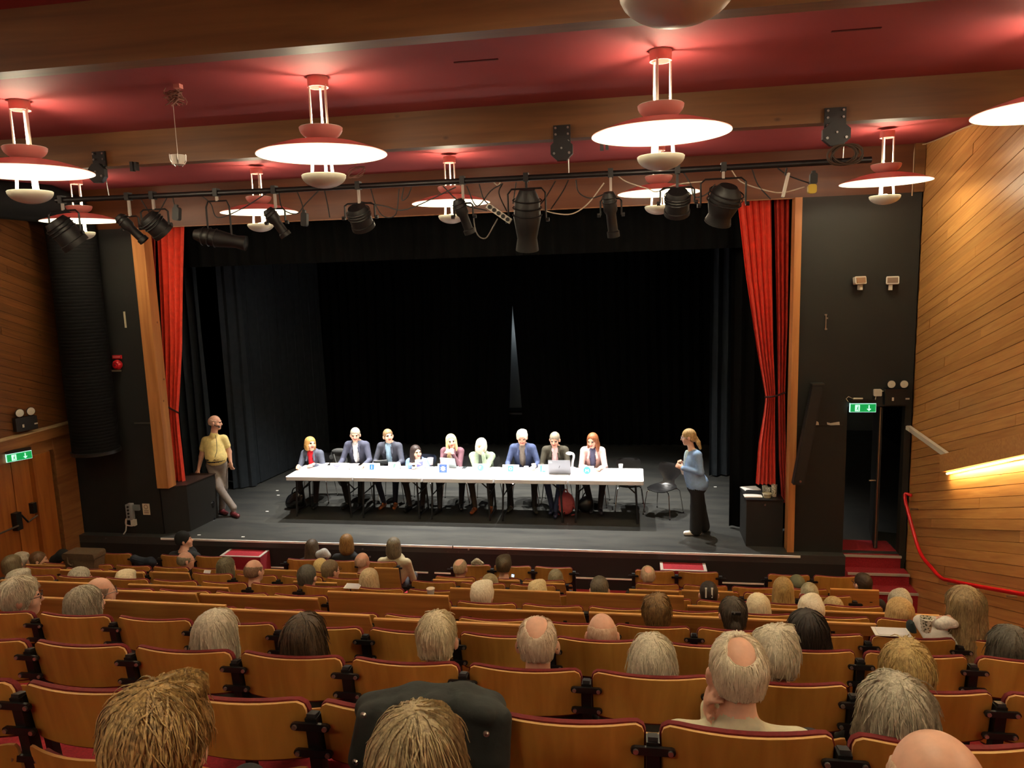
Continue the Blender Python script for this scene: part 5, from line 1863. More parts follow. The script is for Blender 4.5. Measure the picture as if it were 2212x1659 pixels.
def sitter(label, X, Ys, top, yaw, pitch, roll, jacket, shirt, pants, shoes, hair, hcol, female=False, lean=0.10, hands=None, skin='fair', legs=None, s=1.0, glass=False, shw=1.0, knees=None, sock=None):
    O = (X, Ys, 0.0)
    R = rot(math.pi + yaw, pitch, roll)
    hc = V3(X, Ys - lean - 0.03, top - 0.128 * s)
    B = Body()
    shz = top - 0.298
    shy = Ys - lean + 0.02
    nb = V3(X, shy, shz + 0.05)
    add_head(B, hc, R, s, female=female, neck_to=nb, ears=hair not in ('long', 'longfront', 'bob', 'longbob'))
    w = (0.155 if female else 0.175) * shw
    pel = V3(X, Ys + 0.02, 0.53)
    ch = V3(X, (shy + Ys) / 2 + 0.0, shz - 0.14)
    B.ell(ch, (w * 1.0, 0.115, 0.21), 1, 0.05)
    B.ell((X, Ys + 0.0, (0.53 + shz) / 2 - 0.03), (w * 0.92, 0.12, 0.20), 1, 0.05)
    B.ell(pel, (0.175, 0.14, 0.10), 3, 0.03)
    B.cap((X - w * 0.85, shy, shz - 0.01), (X + w * 0.85, shy, shz - 0.01), 0.066, m=1, k=0.05)
    B.cap((X, shy, shz + 0.0), (X, shy - 0.0, shz + 0.035), 0.070, 0.060, 1 if shirt is None else 2, 0.02)
    if shirt is not None:
        fy = min(shy, Ys) - 0.105
        B.cap((X, fy + 0.045, shz + 0.0), (X, fy + 0.035, shz - 0.13), 0.060, 0.046, 2, 0.0)
        B.ell((X, fy + 0.035, shz - 0.16), (0.046, 0.05, 0.17), 2, 0.0)
        for sx in (-1, 1):
            B.cap((X + sx * 0.05, shy - 0.065, shz + 0.04), (X + sx * 0.075, shy - 0.108, shz - 0.12), 0.016, 0.02, 1, 0.005)
    if hands is None:
        hands = ((-0.16, -0.42, 0.775), (0.16, -0.42, 0.775))
    for i, sx in enumerate((-1, 1)):
        sh = V3(X + sx * (w * 1.0), shy, shz - 0.02)
        hx, hy, hz = hands[i][:3]
        wr = V3(X + hx, Ys + hy, hz)
        el = ik(sh, wr, 0.28, 0.25, (sx * 0.38, 0.35, -1.0))
        B.cap(sh, el, 0.058, 0.047, 1, 0.03)
        B.cap(el, wr, 0.046, 0.034, 1, 0.02)
        fd = (wr - el)
        fd /= np.linalg.norm(fd)
        fdir = hands[i][3] if len(hands[i]) > 3 else (fd[0], fd[1], fd[2] * 0.2)
        up = hands[i][4] if len(hands[i]) > 4 else (0, 0, 1)
        B.cap(wr, wr + fd * 0.02, 0.027, 0.026, 0, 0.01)
        add_hand(B, wr + fd * 0.01, hand_R(fdir, up), 0.5, 0, 0.95 if female else 1.05, mirror=sx)
    legs = legs or ((-0.11, -0.40), (0.11, -0.38))
    for i, sx in enumerate((-1, 1)):
        hip = V3(X + sx * 0.085, Ys + 0.0, 0.53)
        fx, fy2 = legs[i]
        ft = V3(X + fx, Ys + fy2, 0.085)
        kn = ik(hip, ft, 0.42, 0.42, (sx * 0.25 + (0 if knees is None else knees[i]), -0.6, 1.0))
        B.cap(hip, kn, 0.088 if not female else 0.080, 0.062, 3, 0.03)
        B.cap(kn, ft, 0.058, 0.042, 3, 0.02)
        B.cap(ft + [0, 0, -0.02], ft + [0, 0, -0.05], 0.036, m=(3 if sock is None else 4), k=0.01)
        B.cap(ft + [0, 0.03, -0.045], ft + [fx * 0.25, -0.17, -0.052], 0.038, 0.034, 4, 0.015)
    mats = [SKIN[skin], cloth(jacket), cloth(shirt or jacket), cloth(pants), plain('shoe_%d_%d_%d' % shoes, shoes, 0.35), M_EYE, M_LIP]
    o_ = finish_person(label, B, O, mats, 0.0095, hc, R, s, hair, hcol)
    if glass:
        glasses(o_, hc, R, s, O)
    return o_


BLUEGREY = (74, 80, 98)
sitter('seated woman with blonde bob, grey blazer and red top, writing at left table end', -5.66, 12.32, 1.225, 0.85, 0.12, -0.12, (92, 98, 116), (214, 26, 44), (36, 28, 30), (24, 22, 22), 'bob', ((226, 176, 106), (190, 136, 70)), True, 0.16,
       hands=((-0.10, -0.52, 0.775), (0.14, -0.40, 0.775)))
sitter('seated grey-haired man in a grey blazer and open white shirt, second from the left', -4.85, 12.36, 1.365, 0.25, -0.05, 0.0, (78, 82, 104), (232, 238, 246), (30, 28, 28), (20, 20, 22), 'short', ((214, 204, 186), (164, 150, 130)), False, 0.10,
       hands=((-0.22, -0.42, 0.775), (0.24, -0.42, 0.775)))
sitter('seated man in a charcoal blazer and light-blue shirt looking up to the right', -4.25, 12.36, 1.34, 0.55, 0.16, 0.05, (70, 74, 88), (170, 208, 236), (34, 42, 62), (168, 104, 58), 'short', ((176, 142, 106), (120, 92, 64)), False, 0.08,
       hands=((-0.20, -0.40, 0.775), (0.20, -0.40, 0.775)), legs=((-0.06, -0.36), (0.14, -0.34)))
sitter('seated woman with long dark hair in a blue sweater, leaning low over the table', -3.70, 12.30, 1.10, 0.75, 0.05, 0.0, (120, 156, 226), None, (38, 26, 28), (22, 22, 26), 'long', ((58, 40, 36), (30, 20, 18)), True, 0.20,
       hands=((-0.05, -0.44, 0.80), (0.14, -0.40, 0.79)))
sitter('seated woman with long platinum hair and plum blazer, hands clasped at her chest', -3.09, 12.33, 1.277, 0.35, 0.05, 0.05, (116, 80, 92), (238, 226, 220), (40, 40, 44), (40, 38, 40), 'longfront', ((252, 232, 178), (226, 196, 130)), True, 0.14,
       hands=((-0.07, -0.33, 0.96, (0.8, 0.0, 0.5), (0, -1, 0.3)), (0.07, -0.33, 0.95, (-0.8, 0.0, 0.5), (0, -1, 0.3))), legs=((-0.16, -0.52), (0.16, -0.28)))
sitter('seated white-haired person in a pale green sweater, face bowed on folded hands', -2.55, 12.30, 1.215, 0.1, -0.45, -0.1, (146, 164, 140), (100, 110, 100), (44, 36, 32), (150, 84, 48), 'bob', ((246, 240, 226), (214, 204, 184)), False, 0.18,
       hands=((-0.05, -0.34, 0.98, (0.6, -0.1, 0.6), (0, -1, 0.2)), (0.06, -0.35, 0.97, (-0.7, -0.1, 0.55), (0, -1, 0.2))), legs=((-0.10, -0.44), (0.16, -0.38)))
sitter('seated white-haired man in a navy blazer and grey shirt, looking down', -1.86, 12.36, 1.33, 0.08, -0.28, 0.0, (70, 84, 124), (128, 118, 110), (32, 30, 32), (72, 74, 66), 'fluffy', ((252, 246, 232), (226, 214, 192)), False, 0.10, skin='pink',
       hands=((-0.22, -0.40, 0.775), (0.24, -0.38, 0.775)), legs=((-0.18, -0.38), (0.22, -0.42)))
sitter('seated man in a dark olive blazer and pink shirt behind the silver laptop', -1.30, 12.36, 1.295, -0.1, -0.22, 0.0, (62, 58, 46), (240, 196, 200), (50, 62, 96), (54, 60, 92), 'short', ((170, 158, 136), (120, 108, 92)), False, 0.10, skin='pink',
       hands=((-0.16, -0.42, 0.775), (0.16, -0.44, 0.775)), legs=((-0.04, -0.44), (0.04, -0.62)))
sitter('seated woman with long brown hair and pale pink blazer at the right of the panel', -0.66, 12.36, 1.29, -0.35, -0.22, 0.05, (236, 200, 196), (86, 88, 120), (34, 28, 32), (46, 44, 52), 'longfront', ((176, 106, 62), (118, 66, 38)), True, 0.12,
       hands=((-0.10, -0.42, 0.775), (0.14, -0.46, 0.775)), legs=((-0.02, -0.36), (0.12, -0.40)))


def px3(x, y, Y):
    return at_y(x, y, Y)


# standing man, yellow polo
Y0 = 11.42
J = {n_: px3(x, y, Y0 + d_) for n_, (x, y, d_) in dict(hd=(465, 913, -0.02), nk=(462, 942, 0.0), sl=(443, 949, -0.02), sr=(484, 945, 0.06), el=(435, 986, -0.03), hl=(429, 1014, -0.1), er=(495, 976, 0.10), hr=(498, 997, 0.06),
     ch=(463, 965, 0.0), be=(467, 988, -0.03), hipl=(457, 1004, -0.02), hipr=(480, 1002, 0.03), knl=(472, 1052, -0.1), knr=(483, 1052, 0.02), fl=(504, 1096, -0.08), fr=(480, 1096, 0.05)).items()}
B = Body()
R = rot(math.radians(-78), -0.05, 0)
hc = J['hd']
s = 1.02
add_head(B, hc, R, s, neck_to=J['nk'])
B.ell(J['ch'], (0.165, 0.125, 0.19), 1, 0.05)
B.cap(J['ch'], J['be'], 0.135, 0.145, 1, 0.09)
B.ell(J['be'], (0.165, 0.145, 0.15), 1, 0.09)
B.cap(J['sl'] + [0.03, 0, -0.02], J['sr'] + [-0.03, 0, -0.02], 0.066, m=1, k=0.05)
B.cap(J['nk'] + [0, 0, -0.02], J['nk'] + [0.01, -0.02, 0.015], 0.068, 0.064, 1, 0.02)
for a, e, h_, sx in (('sl', 'el', 'hl', -1), ('sr', 'er', 'hr', 1)):
    m_ = J[a] * 0.45 + J[e] * 0.55
    B.cap(J[a] + [0, 0, -0.02], m_, 0.064, 0.062, 1, 0.03)
    B.cap(m_, J[e], 0.046, 0.042, 0, 0.0)
    B.cap(J[e], J[h_], 0.041, 0.028, 0, 0.02)
    d = J[h_] - J[e]
    add_hand(B, J[h_], hand_R(d + ([-0.06, -0.05, 0] if sx < 0 else [0, 0, 0]), (sx * -0.2 if sx > 0 else -0.4, -1, 0.2)), 0.15 if sx < 0 else 0.8, 0, 1.05, spread=0.9 if sx < 0 else 0.3, mirror=sx)
B.ell((J['hipl'] + J['hipr']) / 2, (0.165, 0.135, 0.12), 3, 0.03)
B.cap(J['hipl'] + [-0.10, 0, 0.075], J['hipr'] + [0.09, 0, 0.075], 0.02, m=7, k=0.0) if False else B.ell((J['hipl'] + J['hipr']) / 2 + [0, -0.01, 0.095], (0.172, 0.148, 0.022), 7, 0.0)
for a, k_, f_ in (('hipl', 'knl', 'fl'), ('hipr', 'knr', 'fr')):
    B.cap(J[a], J[k_], 0.092, 0.070, 3, 0.03)
    B.cap(J[k_], J[f_], 0.068, 0.056, 3, 0.02)
    f0 = V3(J[f_][0], J[f_][1], 0.045)
    B.cap(J[f_], f0 + [0, 0, 0.03], 0.05, 0.04, 3, 0.02)
    B.cap(f0 + [-0.03, 0, 0], f0 + [0.13, -0.10, -0.006], 0.042, 0.036, 4, 0.015)
O = (float(J['fr'][0]), Y0, 0.0)
man = finish_person('standing bald man in a pale yellow polo shirt and grey trousers at stage left', B, O,
                    [SKIN['pink'], cloth((240, 220, 146)), cloth((240, 220, 147)), cloth((132, 122, 116)), plain('shoe_wine', (96, 40, 44), 0.35), M_EYE, M_LIP, plain('belt_black', (24, 22, 22), 0.4)], 0.0095, hc, R, s, 'bald', ((206, 170, 150), (190, 150, 128)))
mic = [hc + R @ (V3(0.082, -0.02, 0.0) * s), hc + R @ (V3(0.085, 0.03, -0.035) * s), hc + R @ (V3(0.066, 0.085, -0.06) * s)]
mb = MB().tube([p - V3(*O) for p in arc_pts(mic, 4)], 0.006, n=6)
mb.ell(mic[-1] - V3(*O), (0.016, 0.016, 0.014), 8, 6)
mb.build('headset_microphone', M_BLKMETAL, man)
P = [px3(x, y, Y0 - d_) for x, y, d_ in ((466, 940, 0.14), (468, 958, 0.155), (468, 975, 0.19), (464, 988, 0.19))]
MB().tube([p - V3(*O) for p in arc_pts(P, 4)], 0.004, n=5).build('microphone_lead', M_BLKMETAL, man)

# standing woman, blue shirt
Y0 = 11.02
J = {n_: px3(x, y, Y0 + d_) for n_, (x, y, d_) in dict(hd=(1487, 944, 0), nk=(1494, 972, 0.0), sn=(1506, 983, -0.15), sf=(1500, 983, 0.17), en=(1514, 1020, -0.20), wn=(1476, 1012, -0.10), ef=(1492, 1020, 0.2), wf=(1474, 1004, 0.06),
     ch=(1499, 1000, 0.0), be=(1498, 1022, 0.0), hip=(1505, 1044, 0.0), kn=(1504, 1095, -0.06), kf=(1512, 1095, 0.08), fn=(1503, 1146, -0.07), ff=(1520, 1140, 0.10)).items()}
B = Body()
R = rot(math.radians(90 - 6), -0.12, 0)
hc = J['hd']
s = 0.98
add_head(B, hc, R, s, female=True, neck_to=J['nk'])
B.ell(J['ch'], (0.135, 0.165, 0.20), 1, 0.05)
B.ell(J['be'], (0.145, 0.165, 0.19), 1, 0.05)
B.ell(J['hip'] + [0.01, 0, 0.01], (0.165, 0.185, 0.15), 1, 0.05)
B.cap(J['sn'], J['sf'], 0.068, m=1, k=0.05)
B.ell(J['ch'] + [-0.105, 0.0, 0.03], (0.045, 0.06, 0.17), 2, 0.0)
for a, e, w_, sx in (('sn', 'en', 'wn', 1), ('sf', 'ef', 'wf', -1)):
    B.cap(J[a], J[e], 0.062, 0.050, 1, 0.03)
    B.cap(J[e], J[w_], 0.048, 0.036, 1, 0.02)
    d = J[w_] - J[e]
    add_hand(B, J[w_], hand_R(d + [0, 0, 0.08], (0, -sx * 1.0, 0.3)), 0.9, 0, 0.98, mirror=sx)
B.ell(J['hip'] + [0, 0, -0.06], (0.14, 0.16, 0.12), 3, 0.03)
for k_, f_, sy in (('kn', 'fn', -0.07), ('kf', 'ff', 0.07)):
    B.cap(J['hip'] + [0, sy, -0.03], J[k_], 0.098, 0.088, 3, 0.03)
    B.cap(J[k_], V3(J[f_][0], J[f_][1], 0.09), 0.088, 0.092, 3, 0.02)
    f0 = V3(J[f_][0], J[f_][1], 0.042)
    B.cap(f0 + [0.05, 0, 0], f0 + [-0.15, -0.02, -0.006], 0.040, 0.036, 4, 0.01)
O = (float(J['fn'][0]), Y0, 0.0)
wom = finish_person('standing woman in light-blue shirt and wide black trousers, holding notes, at right', B, O,
                    [SKIN['fair'], cloth((140, 176, 222)), cloth((196, 226, 244)), cloth((20, 20, 23)), plain('shoe_white', (236, 232, 222), 0.5), M_EYE, M_LIP], 0.0095, hc, R, s, 'pony', ((214, 182, 124), (150, 118, 74)))
glasses(wom, hc, R, s, O, M_STEEL)
q = J['wf']
o = MB().prism([q + [-0.05, -0.02, 0.0], q + [0.05, -0.10, -0.04], q + [0.09, -0.10, -0.16], q + [-0.01, -0.02, -0.14]], (0.004, 0.004, 0.004)).build('note_cards', plain('paper_white', (232, 230, 226), 0.7))
MB().prism([q + [-0.035, -0.028, -0.01], q + [0.045, -0.108, -0.05], q + [0.08, -0.108, -0.15], q + [-0.0, -0.028, -0.13]], (0.002, 0.002, 0.002)).build('second_card', MATS['paper_white'], o)
tag(o, 'sheaf of white notes held by the standing woman in blue', 'paper')

# ------------------------------------------------------------------ things on the tables
M_PAPER = MATS['paper_white']
ZT = TZ + 0.001


def tent_card(px, py, wpx, hpx, lab, logo):
    c = at_z(px, py + hpx / 2, ZT)
    k_ = np.linalg.norm(c - EYE) / FPX
    w, h = wpx * k_, hpx * k_ * 1.05
    t = thing('name_card', lab, 'name card', c)
    MB().prism([(-w / 2, 0, 0), (w / 2, 0, 0), (w / 2, 0.035, h), (-w / 2, 0.035, h)], (0, 0.003, 0)).build('front_leaf', M_PAPER, t)
    MB().prism([(-w / 2, 0.075, 0), (w / 2, 0.075, 0), (w / 2, 0.038, h), (-w / 2, 0.038, h)], (0, 0.003, 0)).build('back_leaf', M_PAPER, t)
    lx, rgb, kind = logo
    col = plain('print_%d_%d_%d' % rgb, rgb, 0.6)
    wh = MATS['paper_white']
    lx = lx * w
    n = V3(0, -0.93, 0.35)

    def F(x, z, o_=0.0):
        return V3(lx + x * h, 0.035 * (0.5 + z) - 0.002 - o_, h * (0.5 + z))
    mb = MB()
    mw = MB()
    if kind == 'square_i':
        mb.prism([F(-.3, -.32), F(.3, -.32), F(.3, .34), F(-.3, .34)], (0, -0.001, 0))
        mw.prism([F(-.05, -.2, .002), F(.05, -.2, .002), F(.05, .08, .002), F(-.05, .08, .002)], (0, -0.001, 0))
        mw.prism([F(-.05, .13, .002), F(.05, .13, .002), F(.05, .22, .002), F(-.05, .22, .002)], (0, -0.001, 0))
    elif kind == 'dots_fan':
        for r_ in range(3):
            for i in range(7 - 2 * r_):
                x, z = (i - (6 - 2 * r_) / 2) * 0.13, 0.25 - 0.2 * r_ - 0.02 * abs(i - 3)
                mb.prism([F(x - .05, z), F(x, z - .07), F(x + .05, z), F(x, z + .07)], (0, -0.001, 0))
    elif kind == 'frame_flower':
        mb.prism([F(-.42, -.42), F(.42, -.42), F(.42, .42), F(-.42, .42)], (0, -0.001, 0))
        mw.prism([F(-.32 * math.cos(a) if i % 2 else -.2 * math.cos(a), (.32 if i % 2 else .2) * math.sin(a), .002) for i, a in enumerate(np.linspace(0, 2 * math.pi, 17)[:-1])], (0, -0.001, 0))
    elif kind == 'square_ring':
        mb.prism([F(-.36, -.36), F(.36, -.36), F(.36, .36), F(-.36, .36)], (0, -0.001, 0))
        mw.prism([F(.22 * math.cos(a), .22 * math.sin(a), .002) for a in np.linspace(0, 2 * math.pi, 13)[:-1]], (0, -0.001, 0))
        mb.prism([F(.12 * math.cos(a), .12 * math.sin(a), .004) for a in np.linspace(0, 2 * math.pi, 9)[:-1]], (0, -0.001, 0))
    elif kind in ('circle', 'circle_m'):
        mb.prism([F(.42 * math.cos(a), .42 * math.sin(a)) for a in np.linspace(0, 2 * math.pi, 19)[:-1]], (0, -0.001, 0))
        if kind == 'circle_m':
            mw.prism([F(-.24, -.2, .002), F(-.16, -.2, .002), F(-.12, .02, .002), F(0, -.12, .002), F(.12, .02, .002), F(.16, -.2, .002), F(.24, -.2, .002), F(.16, .2, .002), F(0, .02, .002), F(-.16, .2, .002)], (0, -0.001, 0))
        else:
            mw.prism([F(-.05 + .2 * math.cos(a), .05 + .2 * math.sin(a), .002) for a in np.linspace(0.6, 4.6, 12)], (0, -0.001, 0))
    elif kind == 'letter_l':
        mb.prism([F(-.35, -.4), F(-.2, -.4), F(-.2, .4), F(-.35, .4)], (0, -0.001, 0))
        mb.prism([F(-.1, -.4), F(.3, -.4), F(.3, -.28), F(-.1, -.28)], (0, -0.001, 0))
    elif kind == 'flag':
        mb.prism([F(-.35, -.3), F(.35, -.1), F(.35, .35), F(-.35, .15)], (0, -0.001, 0))
    else:
        mb.prism([F(-.2, -.3), F(.1, -.25), F(.28, .3), F(-.05, .28)], (0, -0.001, 0))
    mb.build('printed_logo', col, t)
    if mw.v:
        mw.build('logo_detail', wh, t)


tent_card(733, 1009, 42, 14, 'white name card with a blue fan of dots near the man in white shirt', (-0.15, (70, 80, 190), 'dots_fan'))
tent_card(803, 1010, 34, 15, 'white name card with a blue square letter i', (0.0, (40, 120, 200), 'square_i'))
tent_card(851, 1007, 26, 14, 'white name card with a small green leaf logo', (0.0, (120, 190, 150), 'leaf'))
tent_card(907, 1004, 22, 18, 'white name card with a slanted violet bar by the woman in blue', (0.0, (110, 120, 200), 'flag'))
tent_card(957, 1013, 24, 19, 'white name card with a blue square frame and white flower', (0.0, (74, 110, 200), 'frame_flower'))
tent_card(1038, 1011, 34, 15, 'white name card with a green-blue disc in front of the bowed person', (0.0, (110, 190, 190), 'circle'))
tent_card(1103, 1013, 36, 15, 'white name card with a teal square ring beside the navy blazer', (0.0, (90, 190, 200), 'square_ring'))
tent_card(1176, 1013, 28, 16, 'white name card with a teal letter L left of the silver laptop', (-0.1, (70, 190, 210), 'letter_l'))
tent_card(1268, 1017, 30, 17, 'white name card with a light-blue round emblem by the pale pink blazer', (0.0, (90, 190, 220), 'circle_m'))


def laptop(px, py, w, d, h, rz, tilt, m_, lab, logo=True):
    c = at_z(px, py, ZT)
    t = thing('laptop', lab, 'laptop', c, rz)
    MB().box((0, d / 2, 0.009), (w, d, 0.016)).build('base', m_, t)
    MB().box((0, d / 2 + 0.02, 0.018), (w * 0.9, d * 0.5, 0.002)).build('keyboard', M_BLKMETAL, t)
    l_ = MB().rbox((0, 0, h / 2), (w, 0.008, h), 0.01).build('lid', m_, t)
    l_.rotation_euler = (tilt, 0, 0)
    l_.location = (0, 0, 0.016)
    if logo:
        MB().prism([(-0.010, -0.006, h / 2 - 0.022), (-0.002, -0.006, h / 2 - 0.022), (0.012, -0.006, h / 2 + 0.022), (0.004, -0.006, h / 2 + 0.022)], (0, -0.001, 0)).build('lid_logo', M_BLKMETAL, l_)
        MB().box((-w * 0.38, -0.006, h * 0.86), (w * 0.14, 0.001, h * 0.14)).build('lid_sticker', M_PAPER, l_)


laptop(1209, 1024, 0.36, 0.24, 0.235, 0.0, 0.25, plain('laptop_silver', (150, 152, 160), 0.35, 0.3), 'open silver laptop with a slanted dark logo in front of the olive blazer')
laptop(970, 1010, 0.29, 0.2, 0.17, -0.25, 0.3, plain('laptop_grey', (140, 150, 152), 0.4, 0.2), 'open grey laptop in front of the platinum-blonde woman', False)
laptop(822, 1004, 0.24, 0.18, 0.12, 0.35, 0.8, plain('laptop_dark', (70, 74, 76), 0.4, 0.2), 'small dark tablet computer tilted between two men', False)


def cup(px, py, r, h, lab, m_=None, z=ZT, name='cup'):
    c = at_z(px, py, z)
    t = thing(name, lab, 'cup', c)
    m_ = m_ or plain('cup_white', (240, 240, 238), 0.4)
    MB().lathe([(0.002, 0.002), (r * 0.78, 0.0), (r, h), (r * 0.94, h), (r * 0.72, 0.008), (0.002, 0.008)], n=18).build('cup_wall', m_, t, True)
    MB().lathe([(r * 1.0, h - 0.004), (r * 1.05, h), (r * 0.97, h + 0.003)], n=18).build('rim', m_, t, True)
    return t


cup(1153, 1012, 0.037, 0.08, 'white cup on the table right of the navy blazer')
cup(1137, 1012, 0.04, 0.035, 'low white dish on the table in front of the navy blazer')
cup(1341, 1013, 0.037, 0.08, 'white cup near the right end of the tables')
cup(896, 1004, 0.075, 0.13, 'large white tub with a blue stripe in front of the dark-haired woman', plain('tub_white', (226, 230, 246), 0.4))
cup(930, 1004, 0.055, 0.12, 'tall white jar right of the dark-haired woman', plain('jar_white', (244, 232, 236), 0.4))
# sheets and small things
for i, (px, py, w, d, rz, lab) in enumerate(((690, 1004, 0.30, 0.21, 0.1, 'white sheet in front of the blonde woman in red'), (655, 1012, 0.2, 0.15, -0.3, 'notepad under the hand of the writing woman'),
                                             (760, 1006, 0.21, 0.28, 0.1, 'white sheet in front of the man in the white shirt'), (1010, 1014, 0.21, 0.15, 0.4, 'crumpled white napkin beside the grey laptop'),
                                             (1300, 1018, 0.2, 0.26, -0.1, 'white sheet under the hands of the woman in pink'), (1365, 1020, 0.24, 0.2, 0.2, 'printed leaflet at the right table end'))):
    c = at_z(px, py, ZT)
    o = MB().box((0, 0, 0.003), (w, d, 0.004)).build('paper_sheet', M_PAPER)
    o.location = c
    o.rotation_euler = (0, 0, rz)
    tag(o, lab, 'paper')
    MB().box((0.01, 0.012, 0.006), (w * 0.9, d * 0.9, 0.002)).build('upper_page', plain('paper_print', (214, 212, 216), 0.7), o)
for px, py, lab in ((1003, 1011, 'dark phone on the table beside the grey laptop'), (1292, 1020, 'reddish pen by the hands of the woman in pink')):
    c = at_z(px, py, ZT)
    o = MB().rbox((0, 0, 0.005), (0.07 if px == 1003 else 0.10, 0.14 if px == 1003 else 0.012, 0.009), 0.003).build('phone' if px == 1003 else 'pen', M_BLKMETAL if px == 1003 else plain('pen_red', (150, 70, 70), 0.5))
    o.location = c
    MB().box((0, 0, 0.0105), (0.06 if px == 1003 else 0.03, 0.12 if px == 1003 else 0.008, 0.002)).build('screen' if px == 1003 else 'clip', M_GLASS, o)
    tag(o, lab, 'phone' if px == 1003 else 'pen')
o = thing('desk_lamp', 'white curved stand with an oval head beside the silver laptop', 'stand', at_z(1236, 1012, ZT))
MB().lathe([(0.002, 0), (0.06, 0), (0.06, 0.012), (0.002, 0.018)], n=16).build('foot', M_TABLE, o, True)
MB().tube(arc_pts([(0, 0, 0.01), (0.01, 0, 0.12), (0.03, 0, 0.20), (0.02, -0.01, 0.25), (-0.02, -0.02, 0.27)]), 0.02, n=10).build('stem', M_TABLE, o, True)
MB().ell((-0.04, -0.03, 0.265), (0.06, 0.045, 0.028)).build('head', M_TABLE, o, True)


# ------------------------------------------------------------------ bags on the floor, coat on chair
def blob_bag(label, c, prims, mats, straps, name='bag', h=0.012):
    B = Body()
    for p in prims:
        if len(p[0]) == 3 and len(p) == 4:
            B.ell(c + V3(*p[0]), p[1], p[2], p[3])
        else:
            B.cap(c + V3(*p[0]), c + V3(*p[1]), p[2], p[3], p[4], p[5])
    t = thing(name, label, 'bag', c)
    me, _, _ = B.mesh('bag_body', mats, h, c)
    link(bpy.data.objects.new('body', me), t)
    for st_ in straps:
        MB().tube(arc_pts(st_, 5), 0.011, n=6).build('strap', mats[-1], t, True)
    return t


M_PATENT = plain('patent_black', (18, 18, 20), 0.18)
M_PINKBAG = plain('bag_rose', (196, 92, 98), 0.7, var=0.15, scale=20)
c = at_z(640, 1098, 0)
blob_bag('shiny black handbag on the stage floor at the left table end', c, [((0, 0, 0.14), (0.17, 0.10, 0.14), 0, 0.02), ((0.05, 0, 0.22), (0.12, 0.07, 0.10), 0, 0.03), ((-0.08, -0.02, 0.10), (0.10, 0.10, 0.10), 0, 0.03)], [M_PATENT],
         [((-0.08, 0, 0.22), (-0.02, 0, 0.36), (0.08, 0, 0.36), (0.12, 0, 0.25))], name='handbag')
c = at_z(1222, 1114, 0) + [0, 0.1, 0]
blob_bag('rose-red backpack on the stage floor under the tables', c, [((0, 0, 0.17), (0.15, 0.11, 0.17), 0, 0.02), ((0, 0.0, 0.27), (0.11, 0.09, 0.10), 0, 0.04), ((0.0, -0.08, 0.11), (0.11, 0.05, 0.10), 0, 0.02)], [M_PINKBAG],
         [((-0.04, 0, 0.36), (0, 0, 0.42), (0.04, 0, 0.36)), ((-0.10, -0.06, 0.20), (-0.18, -0.10, 0.08), (-0.10, -0.12, 0.02)), ((0.12, -0.06, 0.2), (0.17, -0.1, 0.05), (0.1, -0.14, 0.02))], name='backpack')
c = at_z(1264, 1110, 0) + [0, 0.1, 0]
blob_bag('black rounded bag beside the rose backpack', c, [((0, 0, 0.12), (0.14, 0.11, 0.12), 0, 0.02), ((0.03, 0, 0.18), (0.10, 0.08, 0.10), 0, 0.04)], [plain('bag_black_leather', (22, 24, 26), 0.35)],
         [((-0.05, 0, 0.24), (0.0, 0, 0.33), (0.07, 0, 0.26))], name='shoulder_bag')
B = Body()
B.ell((-5.40, 12.66, 0.66), (0.20, 0.05, 0.18), 0, 0.03).ell((-5.34, 12.64, 0.84), (0.15, 0.05, 0.06), 0, 0.04).ell((-5.30, 12.62, 0.42), (0.13, 0.05, 0.26), 0, 0.04)
me, _, _ = B.mesh('coat', [plain('coat_grey', (70, 72, 72), 0.9, var=0.2, scale=14)], 0.012, (-5.38, 12.64, 0.2))
o = bpy.data.objects.new('draped_coat', me)
o.location = (-5.38, 12.64, 0.2)
link(o)
tag(o, 'grey coat hung over the chair back of the blonde woman in red', 'coat')
MB().tube([(-0.05, -0.06, 0.6), (0.02, -0.065, 0.3), (0.06, -0.06, 0.05)], 0.01, n=5).build('lining_edge', plain('coat_lining', (120, 120, 118), 0.8), o)

# ------------------------------------------------------------------ black boxes at the stage sides
o = thing('stage_box', 'large black box under the left red curtain beside the man in yellow', 'box', (-7.32, 10.86, 0))
MB().prism([(-0.13, -0.46, 0), (0.22, -0.30, 0), (0.30, 0.40, 0), (-0.13, 0.42, 0)], (0, 0, 0.765)).build('body', M_BLACK, o)
MB().prism([(-0.14, -0.47, 0.765), (0.23, -0.31, 0.765), (0.31, 0.41, 0.765), (-0.14, 0.43, 0.765)], (0, 0, 0.012)).build('lid', plain('box_lid_brown', (52, 34, 28), 0.5), o)
o = thing('stage_box', 'black cabinet with a small lock under the right red curtain, cups on top', 'cabinet', (1.85, 10.86, 0))
MB().box((0, 0, 0.34), (0.50, 0.62, 0.68)).build('body', M_BLACK, o)
MB().box((0, 0, 0.686), (0.52, 0.64, 0.014)).build('lid', M_BLKMETAL, o)
MB().cyl((0.0, -0.31, 0.62), (0.0, -0.322, 0.62), 0.016, n=10).build('lock', M_STEEL, o)
ZB = 0.694


